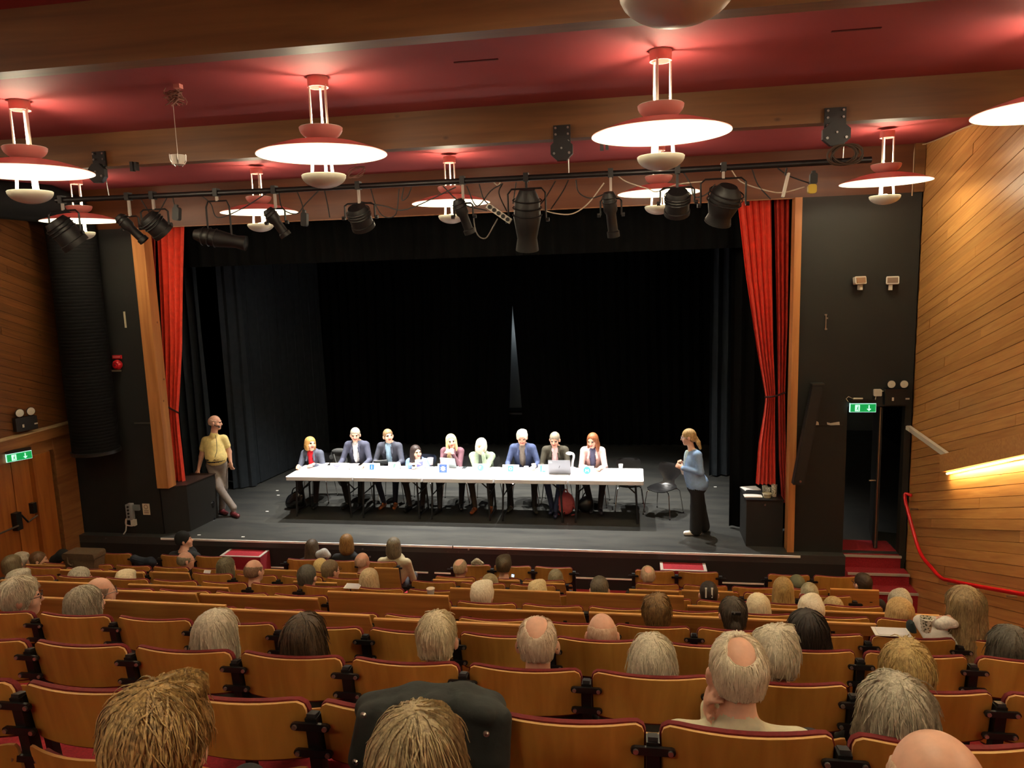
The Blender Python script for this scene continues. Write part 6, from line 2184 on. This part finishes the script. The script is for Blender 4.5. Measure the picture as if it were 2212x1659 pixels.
def pattern_mat():
    m, nt, b = _new('leaf_pattern_ceramic')
    tc = nt.nodes.new('ShaderNodeTexCoord')
    vo = nt.nodes.new('ShaderNodeTexVoronoi')
    vo.inputs['Scale'].default_value = 70
    rp = nt.nodes.new('ShaderNodeValToRGB')
    rp.color_ramp.interpolation = 'CONSTANT'
    rp.color_ramp.elements[0].color = lin((92, 96, 70))
    rp.color_ramp.elements[1].color = lin((232, 226, 208))
    rp.color_ramp.elements[1].position = 0.38
    nt.links.new(tc.outputs['Object'], vo.inputs['Vector'])
    nt.links.new(vo.outputs['Distance'], rp.inputs[0])
    nt.links.new(rp.outputs[0], b.inputs['Base Color'])
    b.inputs['Roughness'].default_value = 0.4
    return m


M_LEAF = pattern_mat()
cup(1652, 1064, 0.04, 0.10, 'leaf-patterned cup, leftmost of three on the black cabinet', M_LEAF, ZB)
cup(1661, 1068, 0.04, 0.10, 'leaf-patterned cup, middle one behind the bowl on the black cabinet', M_LEAF, ZB)
cup(1672, 1072, 0.042, 0.17, 'tall leaf-patterned stack of cups at the right on the black cabinet', M_LEAF, ZB)
cup(1657, 1074, 0.065, 0.06, 'round cream bowl at the front of the black cabinet', plain('bowl_cream', (206, 198, 170), 0.4), ZB, 'bowl')
for px, py, w, d, rz, m_, lab in ((1621, 1056, 0.24, 0.20, 0.25, M_PAPER, 'white sheet at the back of the black cabinet top'), (1628, 1064, 0.22, 0.16, -0.2, M_BLKMETAL, 'black folder lying on the sheets on the cabinet'),
                                  (1626, 1072, 0.25, 0.13, 0.02, M_PAPER, 'white sheet hanging over the front edge of the black cabinet')):
    c = at_z(px, py, ZB + (0.012 if m_ is M_BLKMETAL else 0.0))
    o = MB().box((0, 0, 0.005), (w, d, 0.008)).build('folder' if m_ is M_BLKMETAL else 'paper_sheet', m_)
    o.location = c
    o.rotation_euler = (0, 0, rz)
    MB().box((0.012, 0.01, 0.011), (w * 0.92, d * 0.9, 0.003)).build('cover_flap' if m_ is M_BLKMETAL else 'upper_page', m_, o)
    tag(o, lab, 'folder' if m_ is M_BLKMETAL else 'paper')
# water bottle by the left box, floor marks
c = at_z(459, 1122, 0)
t = thing('floor_monitor', 'small dark clamp lamp standing beside the left black box', 'lamp', c)
MB().lathe([(0.002, 0), (0.05, 0), (0.04, 0.03), (0.015, 0.05), (0.015, 0.2), (0.05, 0.22), (0.06, 0.3), (0.03, 0.34), (0.002, 0.34)], n=14).build('body', M_PATENT, t, True)
MB().cyl((0.0, -0.05, 0.25), (0.0, -0.062, 0.26), 0.025, n=10).build('lens', M_STEEL, t)
for i, (px, py) in enumerate(((599, 1060), (601, 1070), (577, 1105), (430, 1156), (525, 1160), (1545, 1052))):
    c = at_z(px, py, 0.0)
    o = MB().box((0, 0, 0.003), (0.05, 0.025, 0.004)).build('floor_tape', M_WHITE)
    o.location = c
    MB().box((0.01, 0.004, 0.006), (0.02, 0.012, 0.002)).build('tape_fold', M_WHITE, o)
    tag(o, ['white tape mark on the stage floor left of the tables, farthest one', 'white tape mark on the stage floor left of the tables, second one', 'white tape mark on the stage floor left of the handbag, nearer one',
            'white tape mark near the left front corner of the stage', 'white tape mark near the stage front below the man in yellow', 'white tape mark on the stage floor behind the standing woman'][i], 'tape')


# ------------------------------------------------------------------ the audience
def audience(px, py, k, yaw, pitch, hair, hcol, shirt, label, s=1.0, female=False, skin='pink', glass=False, roll=0.0, dy=0.13, hand=None, collar=None, shw=1.0, hs=1.0, nk=0.20):
    Y = row_y(k) + dy
    topc = at_y(px, py, Y)
    X, top = float(topc[0]), float(topc[2])
    lift = 0.012 if hair in ('short', 'bald', 'fringe', 'crop', None) else 0.022
    R = rot(math.radians(yaw), math.radians(pitch), roll)
    hc = V3(X, Y, top - (0.122 + lift) * s)
    fz = floor_z(k)
    O = (X, row_y(k) + 0.10, fz)
    B = Body()
    shz = hc[2] - nk * s
    shy = Y - 0.035
    B2 = V3(X, shy, shz + 0.05)
    add_head(B, hc, R, s, female=female, neck_to=B2, ears=hair not in ('long', 'longfront', 'bob', 'longbob'), features=True)
    w = (0.15 if female else 0.175) * shw
    seat = fz + 0.35
    py_ = row_y(k) + 0.24
    B.cap((X - w, shy, shz - 0.015), (X + w, shy, shz - 0.015), 0.062, m=1, k=0.05)
    B.ell((X, shy + 0.02, shz - 0.16), (w * 1.05, 0.115, 0.20), 1, 0.05)
    zb = max(seat + 0.10, 0)
    B.cap((X, shy + 0.02, shz - 0.2), (X, py_, zb + 0.02), 0.13, 0.14, 1, 0.05)
    B.ell((X, py_, seat + 0.08), (0.17, 0.14, 0.10), 3, 0.03)
    B.cap((X, shy, shz + 0.0), (X, shy + 0.005, shz + 0.045), 0.068, 0.062, 2 if collar else 1, 0.015)
    if collar:
        B.cap((X - 0.045, shy - 0.045, shz + 0.055), (X + 0.045, shy - 0.045, shz + 0.055), 0.034, m=2, k=0.02)
    for sx in (-1, 1):
        sh = V3(X + sx * w * 1.1, shy + 0.01, shz - 0.03)
        if hand and hand[0] == sx:
            wr = hc + R @ (V3(*hand[1]) * s)
            el = ik(sh, wr, 0.28, 0.25, (sx * 0.25, 0.35, -1))
            B.cap(sh, el, 0.056, 0.046, 1, 0.03)
            B.cap(el, wr, 0.045, 0.032, 1, 0.02)
            d = wr - el
            add_hand(B, wr, hand_R(d + [0, 0.02, 0.0], (sx * 0.6, 0.3, -0.2)), 0.9, 0, 1.0, mirror=-sx)
        else:
            kn0 = V3(X + sx * 0.13, py_ + 0.24, seat + 0.12)
            el = ik(sh, kn0, 0.28, 0.25, (sx * 0.6, -0.6, -0.8))
            B.cap(sh, el, 0.056, 0.046, 1, 0.03)
            B.cap(el, kn0, 0.044, 0.032, 1, 0.02)
            add_hand(B, kn0, hand_R((-sx * 0.5, 1, -0.3), (0, 0, 1)), 0.6, 0, 1.0, mirror=-sx)
        hip = V3(X + sx * 0.09, py_, seat + 0.07)
        kn = V3(X + sx * 0.12, min(py_ + 0.40, row_y(k) + 0.70), seat + 0.06)
        ft = V3(X + sx * 0.12, kn[1] - 0.02, fz + 0.09)
        B.cap(hip, kn, 0.08, 0.06, 3, 0.03)
        B.cap(kn, ft, 0.055, 0.042, 3, 0.02)
        B.cap(ft + [0, -0.03, -0.045], ft + [0, 0.12, -0.05], 0.038, 0.034, 4, 0.015)
    mats = [SKIN[skin], cloth(shirt), cloth(collar or shirt), cloth((44, 42, 46)), plain('shoe_dark', (34, 30, 28), 0.4), M_EYE, M_LIP]
    near = 2 if k <= 0 else (1 if k <= 3 else 0)
    h = 0.009 if k <= 0 else (0.011 if k <= 2 else 0.014)
    o_ = finish_person(label, B, O, mats, h, hc, R, s * hs, hair, hcol, near)
    if glass:
        glasses(o_, hc, R, s, O)
    return o_, hc, R


GREY = ((200, 192, 170), (136, 128, 110))
LGREY = ((226, 216, 194), (176, 166, 142))
WHITE = ((246, 236, 212), (212, 198, 168))
DGREY = ((104, 98, 84), (62, 58, 50))
BLONDE = ((186, 154, 96), (126, 98, 56))
DBLOND = ((200, 168, 112), (112, 90, 56))
BROWN = ((88, 68, 46), (46, 34, 22))
DARK = ((52, 42, 34), (26, 20, 16))
BALD = ((208, 176, 150), (186, 148, 120))
A_ = audience
# row below the camera
A_(336, 1480, -1, 10, 0, 'spiky', DBLOND, (60, 56, 50), 'woman with tousled dark-blonde hair, nearest at bottom left', 1.02, True, hs=1.06)
A_(900, 1512, -1, -4, -4, 'longbob', ((190, 172, 132), (128, 112, 82)), (52, 52, 48), 'woman with smooth ash-blonde hair, bottom centre in front of the draped coat', 1.0, True)
A_(2030, 1574, -1, -6, 0, 'bald', BALD, (70, 62, 56), 'bald man at the bottom right corner', 1.06)
# nearest row
A_(1594, 1364, 0, 4, 4, 'fringe', ((246, 236, 214), (210, 198, 172)), (214, 208, 178), 'man with thin white hair and beige jacket, chin propped on his hand', 1.02, collar=(206, 200, 172), hand=(-1, (-0.075, 0.03, -0.15)), dy=0.14, nk=0.205)
A_(1936, 1458, 0, 2, -2, 'longbob', GREY, (66, 62, 58), 'woman with a wide straight grey bob, right of the man in beige', 1.0, True, hs=1.12)
# second row
A_(465, 1310, 1, -12, 0, 'longbob', LGREY, (80, 76, 70), 'woman with layered grey-white bob, left part of the second row', 1.0, True)
A_(658, 1318, 1, -6, 0, 'longbob', BROWN, (60, 52, 46), 'woman with wavy brown hair in the second row', 1.0, True, skin='fair')
A_(943, 1320, 1, 0, 0, 'short', ((228, 214, 182), (176, 160, 126)), (60, 58, 56), 'man with combed cream-white hair in the second row', 1.04)
A_(1160, 1328, 1, 2, 0, 'crop', ((222, 206, 184), (196, 172, 146)), (70, 60, 56), 'man with cropped white hair and bald crown in the second row', 1.06, glass=True)
A_(1408, 1366, 1, 0, 0, 'bob', LGREY, (84, 80, 72), 'woman with a round silver bob in the second row', 1.0, True, hs=1.04)
A_(1678, 1352, 1, -14, 0, 'fluffy', LGREY, (64, 40, 40), 'grey fluffy-haired person right behind the man in beige', 1.0)
A_(1958, 1386, 1, 8, 0, 'fluffy', ((206, 178, 118), (140, 114, 66)), (70, 66, 60), 'person with swirled blonde short hair, right part of the second row', 1.02, True)
# third row
A_(42, 1246, 2, -55, 0, 'fluffy', LGREY, (44, 44, 50), 'grey-haired person with brown glasses at the left edge, looking right', 1.02, glass=True)
A_(181, 1261, 2, -30, 0, 'bob', GREY, (50, 48, 50), 'woman with a grey bob beside the left edge of the third row', 0.98, True)
A_(1300, 1322, 2, 4, 0, 'bald', BALD, (76, 60, 54), 'bald man at the centre of the third row', 1.04)
A_(1745, 1315, 2, 2, 0, 'longbob', DARK, (46, 40, 38), 'woman with long dark brown hair in the third row', 1.0, True, hs=1.08)
A_(2186, 1352, 2, 0, 0, 'bob', DGREY, (52, 46, 44), 'person with dark grey hair cut by the right frame edge', 1.0, True, hs=1.1)
# fourth row
A_(214, 1245, 3, -48, 0, 'bald', ((150, 124, 104), (110, 92, 78)), (60, 50, 46), 'balding man with glasses resting his chin, left part of the fourth row', 1.02, glass=True, hand=(1, (0.05, 0.07, -0.13)))
A_(1418, 1284, 3, 6, 0, 'fluffy', ((146, 112, 64), (84, 62, 34)), (70, 62, 54), 'person with short wavy brown hair behind the silver bob', 1.0, True)
A_(1584, 1284, 3, 0, 0, 'bun', ((92, 80, 64), (54, 46, 38)), (60, 52, 48), 'woman with brown-grey hair clipped in a bun', 1.0, True)
A_(2083, 1264, 3, 28, 0, 'long', ((176, 150, 106), (116, 94, 62)), (206, 200, 190), 'woman with long blonde hair and white scarf at right, hand by her face', 1.02, True, hand=(-1, (-0.10, 0.09, -0.12)), hs=1.1)
# fifth row
A_(40, 1229, 4, -10, 0, 'fluffy', GREY, (56, 52, 50), 'grey-haired person half hidden at the left edge of the fifth row', 1.0)
A_(1042, 1254, 4, -16, 0, 'fluffy', WHITE, (72, 60, 54), 'person with windswept white hair at the centre of the fifth row', 1.0)
A_(1638, 1278, 4, 0, 0, 'bob', ((240, 226, 190), (206, 190, 150)), (60, 52, 50), 'woman with a short cream-white bob right of centre', 0.98, True)
A_(1752, 1284, 4, 6, 0, 'fluffy', WHITE, (70, 60, 56), 'person with curly white hair behind the dark brown hair', 1.02, True)
A_(1801, 1286, 5, -16, 0, 'bob', ((196, 172, 122), (140, 118, 76)), (60, 54, 52), 'woman with ash-blonde bob beside the curly white hair', 0.98, True)
A_(1944, 1289, 4, 2, 0, 'bob', ((212, 178, 120), (156, 122, 72)), (70, 60, 54), 'woman with a golden blonde bob near the right aisle', 1.0, True, hs=1.05)
# sixth row
A_(172, 1222, 5, -40, 0, 'bob', GREY, (58, 52, 50), 'woman with streaked grey-blonde hair turned right, left part of the sixth row', 1.0, True)
A_(269, 1231, 5, 0, -14, 'fluffy', ((244, 230, 192), (214, 198, 156)), (60, 56, 52), 'person with bowed cream-white hair left of centre', 1.0)
A_(547, 1207, 5, -18, 0, 'bald', ((140, 110, 84), (108, 84, 64)), (62, 28, 36), 'balding man in a maroon sweater', 1.0, shw=1.1)
A_(662, 1219, 5, -2, 0, 'short', ((96, 92, 80), (58, 56, 48)), (66, 56, 52), 'man with full dark grey hair left of centre', 1.06)
A_(797, 1224, 5, -4, 0, 'longbob', ((214, 190, 148), (162, 138, 98)), (30, 28, 28), 'person with straight pale blonde hair and black collar', 0.98)
A_(1161, 1253, 5, -6, 0, 'fluffy', ((232, 212, 164), (190, 168, 120)), (64, 56, 50), 'person with short cream-blonde hair centre right', 0.96)
A_(1295, 1244, 5, -4, 0, 'short', ((110, 100, 80), (70, 62, 50)), (52, 48, 46), 'person with brown-grey cropped hair before the red aisle', 1.02)
A_(1531, 1255, 5, 0, 0, 'short', DARK, (40, 36, 36), 'woman with black hair held by white clips', 0.98, True)
A_(1692, 1243, 5, -2, 0, 'long', ((190, 158, 98), (136, 106, 58)), (150, 60, 62), 'woman with long straight blonde hair right of centre', 0.98, True)
A_(1944, 1273, 5, 0, 0, 'fluffy', GREY, (58, 52, 50), 'grey-haired person behind the golden bob near the right aisle', 1.0)
# seventh row
A_(25, 1196, 6, -10, 0, 'bob', ((130, 116, 84), (90, 78, 54)), (54, 50, 46), 'person with olive-brown hair at the far left edge', 1.0, True)
A_(488, 1200, 6, -22, 0, 'longbob', ((120, 112, 84), (72, 66, 50)), (214, 204, 170), 'grey long-haired person in a cream top holding a sheet', 1.0, False)
A_(1058, 1237, 6, -4, 0, 'bob', ((176, 160, 122), (128, 114, 82)), (60, 52, 48), 'woman with a grey-beige bob behind the windswept white hair', 0.98, True)
A_(1749, 1258, 6, -6, 0, 'short', ((186, 178, 146), (140, 132, 104)), (66, 60, 56), 'grey-haired person behind the long blonde hair', 1.02)
# eighth row
A_(46, 1192, 7, -50, 0, 'fluffy', LGREY, (54, 50, 46), 'grey curly-haired person at far left, looking right', 0.98)
A_(82, 1191, 7, -62, 0, 'short', ((120, 88, 56), (86, 62, 40)), (54, 48, 44), 'person with reddish-brown hair in profile by the left doors', 0.98)
A_(400, 1190, 7, -46, 0, 'bald', ((140, 128, 104), (104, 94, 76)), (34, 36, 52), 'balding man with black glasses and navy jacket', 1.0, glass=True)
A_(692, 1204, 7, 0, 0, 'bob', ((232, 208, 142), (196, 170, 108)), (60, 54, 50), 'woman with a yellow-blonde bob half hidden left of centre', 0.96, True)
A_(713, 1209, 6, -30, 0, 'short', ((136, 116, 84), (98, 82, 58)), (54, 46, 44), 'man with brown-grey cropped hair and glasses left of centre', 1.0, glass=True)
A_(782, 1192, 7, -20, 0, 'bald', BALD, (40, 36, 36), 'bald man left of centre in the eighth row', 0.98)
A_(994, 1206, 7, -10, 0, 'crop', ((190, 168, 132), (150, 128, 98)), (58, 50, 48), 'man with thinning fair hair centre front', 1.0, hand=(-1, (-0.06, 0.05, -0.14)))
A_(1088, 1198, 7, -6, 0, 'fluffy', ((96, 82, 58), (54, 46, 34)), (26, 26, 28), 'man with dark hair and a bald crown holding a lit phone', 1.0)
A_(1200, 1228, 7, 0, -4, 'bob', ((158, 148, 116), (112, 104, 80)), (54, 50, 46), 'person with a small grey bob left of the red aisle', 0.96, True)
A_(1399, 1221, 7, 8, 0, 'fringe', ((216, 194, 160), (176, 152, 122)), (56, 46, 40), 'bald-crowned man in a dark brown jacket right of the red aisle', 1.02, shw=1.1)
A_(1722, 1240, 7, 0, 0, 'cap', ((104, 108, 84), (80, 84, 64)), (60, 58, 52), 'person wearing a grey-green cap at right', 0.98)
A_(1864, 1237, 7, 22, 0, 'short', ((62, 44, 26), (36, 26, 16)), (46, 40, 38), 'dark brown-haired person with glasses beside the right steps', 1.02, glass=True)
# front row
A_(396, 1147, 8, -62, 8, 'beanie', ((22, 24, 24), (16, 18, 18)), (40, 42, 44), 'person in a black cap and dark jacket in the front row at left', 1.02, skin='pink', dy=0.2)
A_(673, 1162, 8, 4, 0, 'long', ((92, 74, 54), (56, 44, 32)), (24, 24, 26), 'woman with long brown hair and black top in the front row', 1.0, True, dy=0.2)
A_(748, 1151, 8, 4, 0, 'longbob', ((158, 118, 62), (110, 78, 38)), (24, 24, 26), 'woman with wavy golden-brown hair in the front row', 1.0, True, dy=0.2)
A_(850, 1158, 8, -4, 0, 'longbob', ((136, 124, 98), (88, 80, 64)), (176, 164, 132), 'woman with grey shoulder-length hair and beige striped sweater in the front row', 1.02, True, dy=0.2, shw=1.15)

# ------------------------------------------------------------------ belongings among the seats
# dark padded coat over a nearest-row seat
Yk = row_y(0)
B = Body()
pa = [at_y(x, y, Yk - 0.03) for x, y in ((800, 1530), (900, 1512), (1000, 1512), (1060, 1528))]
for a, b in zip(pa[:-1], pa[1:]):
    B.cap(a, b, 0.05, 0.05, 0, 0.03)
for x0, y0, x1, y1, r in ((795, 1545, 775, 1640, .035), (830, 1540, 815, 1650, .04), (880, 1530, 880, 1650, .045), (940, 1530, 945, 1650, .045), (1000, 1530, 1005, 1650, .045), (1050, 1540, 1060, 1650, .045), (1085, 1550, 1080, 1650, .03)):
    B.cap(at_y(x0, y0, Yk - 0.095), at_y(x1, y1, Yk - 0.105), r, r, 0, 0.03)
B.cap(at_y(1010, 1520, Yk - 0.09), at_y(1092, 1556, Yk - 0.10), 0.026, 0.016, 0, 0.01)
B.cap(at_y(1022, 1540, Yk - 0.12), at_y(1050, 1545, Yk - 0.13), 0.03, 0.03, 0, 0.01)
oc = tuple(at_y(930, 1640, Yk - 0.1))
me, _, _ = B.mesh('coat', [plain('coat_dark_green', (36, 40, 38), 0.8, var=0.25, scale=14, bump=0.8)], 0.009, oc)
o = bpy.data.objects.new('draped_coat', me)
o.location = oc
link(o)
tag(o, 'dark green padded coat with metal snaps draped over a nearest-row seat', 'coat')
for px, py in ((784, 1546), (767, 1647), (1050, 1586)):
    c = at_y(px, py, Yk - 0.145) - V3(*oc)
    MB().lathe([(0.002, -0.004), (0.006, -0.004), (0.010, 0), (0.010, 0.004)], c, 12, axis=(0, 1, 0)).build('snap', M_STEEL, o)

t = thing('wicker_basket', 'brown flat-topped shoulder bag standing on a ledge at left by the black wall', 'bag', at_y(185, 1228, 8.35))
c0 = np.array(t.location)
MB().prism([(-0.20, -0.1, 0), (0.20, -0.1, 0), (0.23, -0.1, 0.16), (-0.22, -0.1, 0.16)], (0, 0.2, 0)).build('body', plain('bag_brown', (104, 82, 58), 0.85, var=0.2, scale=40), t)
MB().rbox((0, 0, 0.20), (0.47, 0.23, 0.09), 0.03).build('flap', plain('bag_brown_dark', (92, 72, 50), 0.85, var=0.2, scale=40), t)
MB().tube(arc_pts([(-0.16, -0.11, 0.2), (-0.14, -0.13, 0.12), (-0.09, -0.13, 0.09), (-0.07, -0.12, 0.12)]), 0.012).build('strap', MATS['bag_brown_dark'], t)
t.name = 'shoulder_bag'


def pile(label, name, pts, Y, r, m_, cat='jacket'):
    B = Body()
    P = [at_y(x, y, Y) for x, y in pts]
    for a, b in zip(P[:-1], P[1:]):
        B.cap(a, b, r, r * 0.8, 0, 0.04)
    org = tuple(P[0])
    me, _, _ = B.mesh('folds', [m_], 0.014, org)
    o_ = bpy.data.objects.new(name, me)
    o_.location = org
    link(o_)
    tag(o_, label, cat)
    MB().tube([P[0] - V3(*org) + [0, -r * 0.8, r * 0.3], P[-1] - V3(*org) + [0, -r * 0.8, 0]], 0.01, n=5).build('seam', m_, o_)
    return o_


pile('dark navy jacket slung over a front-row seat at left', 'draped_jacket', ((290, 1207), (305, 1213), (325, 1212), (332, 1216)), 9.22, 0.06, plain('jacket_navy', (34, 38, 48), 0.9))
pile('dark bundle of coats beside the brown bag at left', 'draped_jacket', ((120, 1210), (135, 1198), (150, 1205)), 8.9, 0.08, plain('jacket_black', (26, 26, 24), 0.9))
pile('grey patterned scarf over the front row centre', 'scarf', ((1022, 1217), (1030, 1212), (1042, 1218)), 9.2, 0.035, plain('scarf_pattern', (150, 140, 116), 0.9, var=0.9, scale=50), 'scarf')
pile('white fluffy hood on the shoulder of the brown-haired front-row woman', 'hood', ((690, 1198), (700, 1194), (708, 1200)), 9.4, 0.06, plain('hood_grey', (178, 178, 176), 0.95, var=0.2, scale=60), 'hood')
pile('white curly scarf of the long-haired blonde woman at right', 'scarf', ((2030, 1350), (2045, 1344), (2062, 1348)), row_y(3) + 0.02, 0.035, plain('scarf_white', (216, 212, 202), 0.95, var=0.3, scale=60), 'scarf')
pile('blue-green cloth tip on the fourth-row ledge at right', 'cloth', ((1966, 1345), (1968, 1356), (1975, 1364)), row_y(3) - 0.02, 0.022, plain('cloth_teal', (44, 58, 60), 0.9), 'cloth')
# paper cups, phone, sheets
c = at_y(2000, 1364, row_y(3) + 0.0)
t = thing('paper_cup', 'patterned paper cup on the row ledge at right', 'cup', c)
MB().lathe([(0.002, 0), (0.026, 0), (0.040, 0.09), (0.036, 0.09), (0.024, 0.01), (0.002, 0.01)], n=20).build('cup_wall', M_LEAF, t, True)
MB().lathe([(0.038, 0.088), (0.042, 0.091), (0.038, 0.094)], n=20).build('rim', M_CREAM, t, True)
c = at_y(931, 1290, row_y(5) - 0.12)
t = thing('paper_cup', 'cream paper cup on the ledge at the centre of the sixth row', 'cup', c)
MB().lathe([(0.002, 0), (0.026, 0), (0.040, 0.09), (0.036, 0.09), (0.024, 0.01), (0.002, 0.01)], n=20).build('cup_wall', M_CREAM, t, True)
MB().lathe([(0.042, 0.088), (0.002, 0.09)], n=20).build('lid', plain('lid_cream', (226, 204, 170), 0.5), t, True)
c = at_y(1108, 1243, row_y(7) + 0.3)
o = MB().rbox((0, 0, 0), (0.04, 0.008, 0.05), 0.006).build('phone', M_BLKMETAL)
o.location = c
o.rotation_euler = (0.3, 0.2, 0)
MB().box((0, -0.006, 0), (0.034, 0.002, 0.042)).build('screen', plain('phone_screen', (210, 225, 245), 0.3, emit=((190, 215, 250), 2.0)), o)
tag(o, 'glowing phone held by the dark-haired man near the front', 'phone')
for px, py, k, w, lab in ((446, 1240, 6, 0.09, 'pale sheet held by the cream-topped person'), (762, 1266, 5, 0.16, 'pale sheet lying on a ledge beside the pale blonde hair'), (1925, 1365, 3, 0.22, 'white sheet on the row ledge at right')):
    c = at_y(px, py, row_y(k) + (0.4 if k == 6 else 0.0))
    o = MB().box((0, 0, 0), (w, 0.10, 0.004), rx=0.8 if k == 6 else 0.1).build('paper_sheet', M_PAPER)
    o.location = c
    MB().box((0.005, 0, 0.004), (w * 0.85, 0.08, 0.002), rx=0.8 if k == 6 else 0.1).build('print', plain('paper_print', (214, 212, 216), 0.7), o)
    tag(o, lab, 'paper')
# hair clip details
for px, py, lab in ((1525, 1281, 'left'), (1538, 1281, 'right')):
    c = at_y(px, py, row_y(5) + 0.02)
    o = MB().box((0, 0, 0), (0.012, 0.012, 0.09)).build('hair_clip', M_WHITE)
    o.location = c
    MB().box((0, -0.004, 0.045), (0.018, 0.01, 0.012)).build('clip_end', M_WHITE, o)
    tag(o, '%s white hair clip in the black hair of the sixth-row woman' % lab, 'hair clip')
c = at_y(1590, 1325, row_y(3) + 0.13 - 0.15)
o = MB().box((0, 0, 0), (0.06, 0.02, 0.018)).build('hair_clip', M_BLKMETAL)
o.location = c
MB().ell((-0.012, -0.012, 0.004), (0.005, 0.004, 0.005), 8, 6).build('clip_stud', M_STEEL, o)
tag(o, 'black hair clip below the bun of the brown-grey haired woman', 'hair clip')
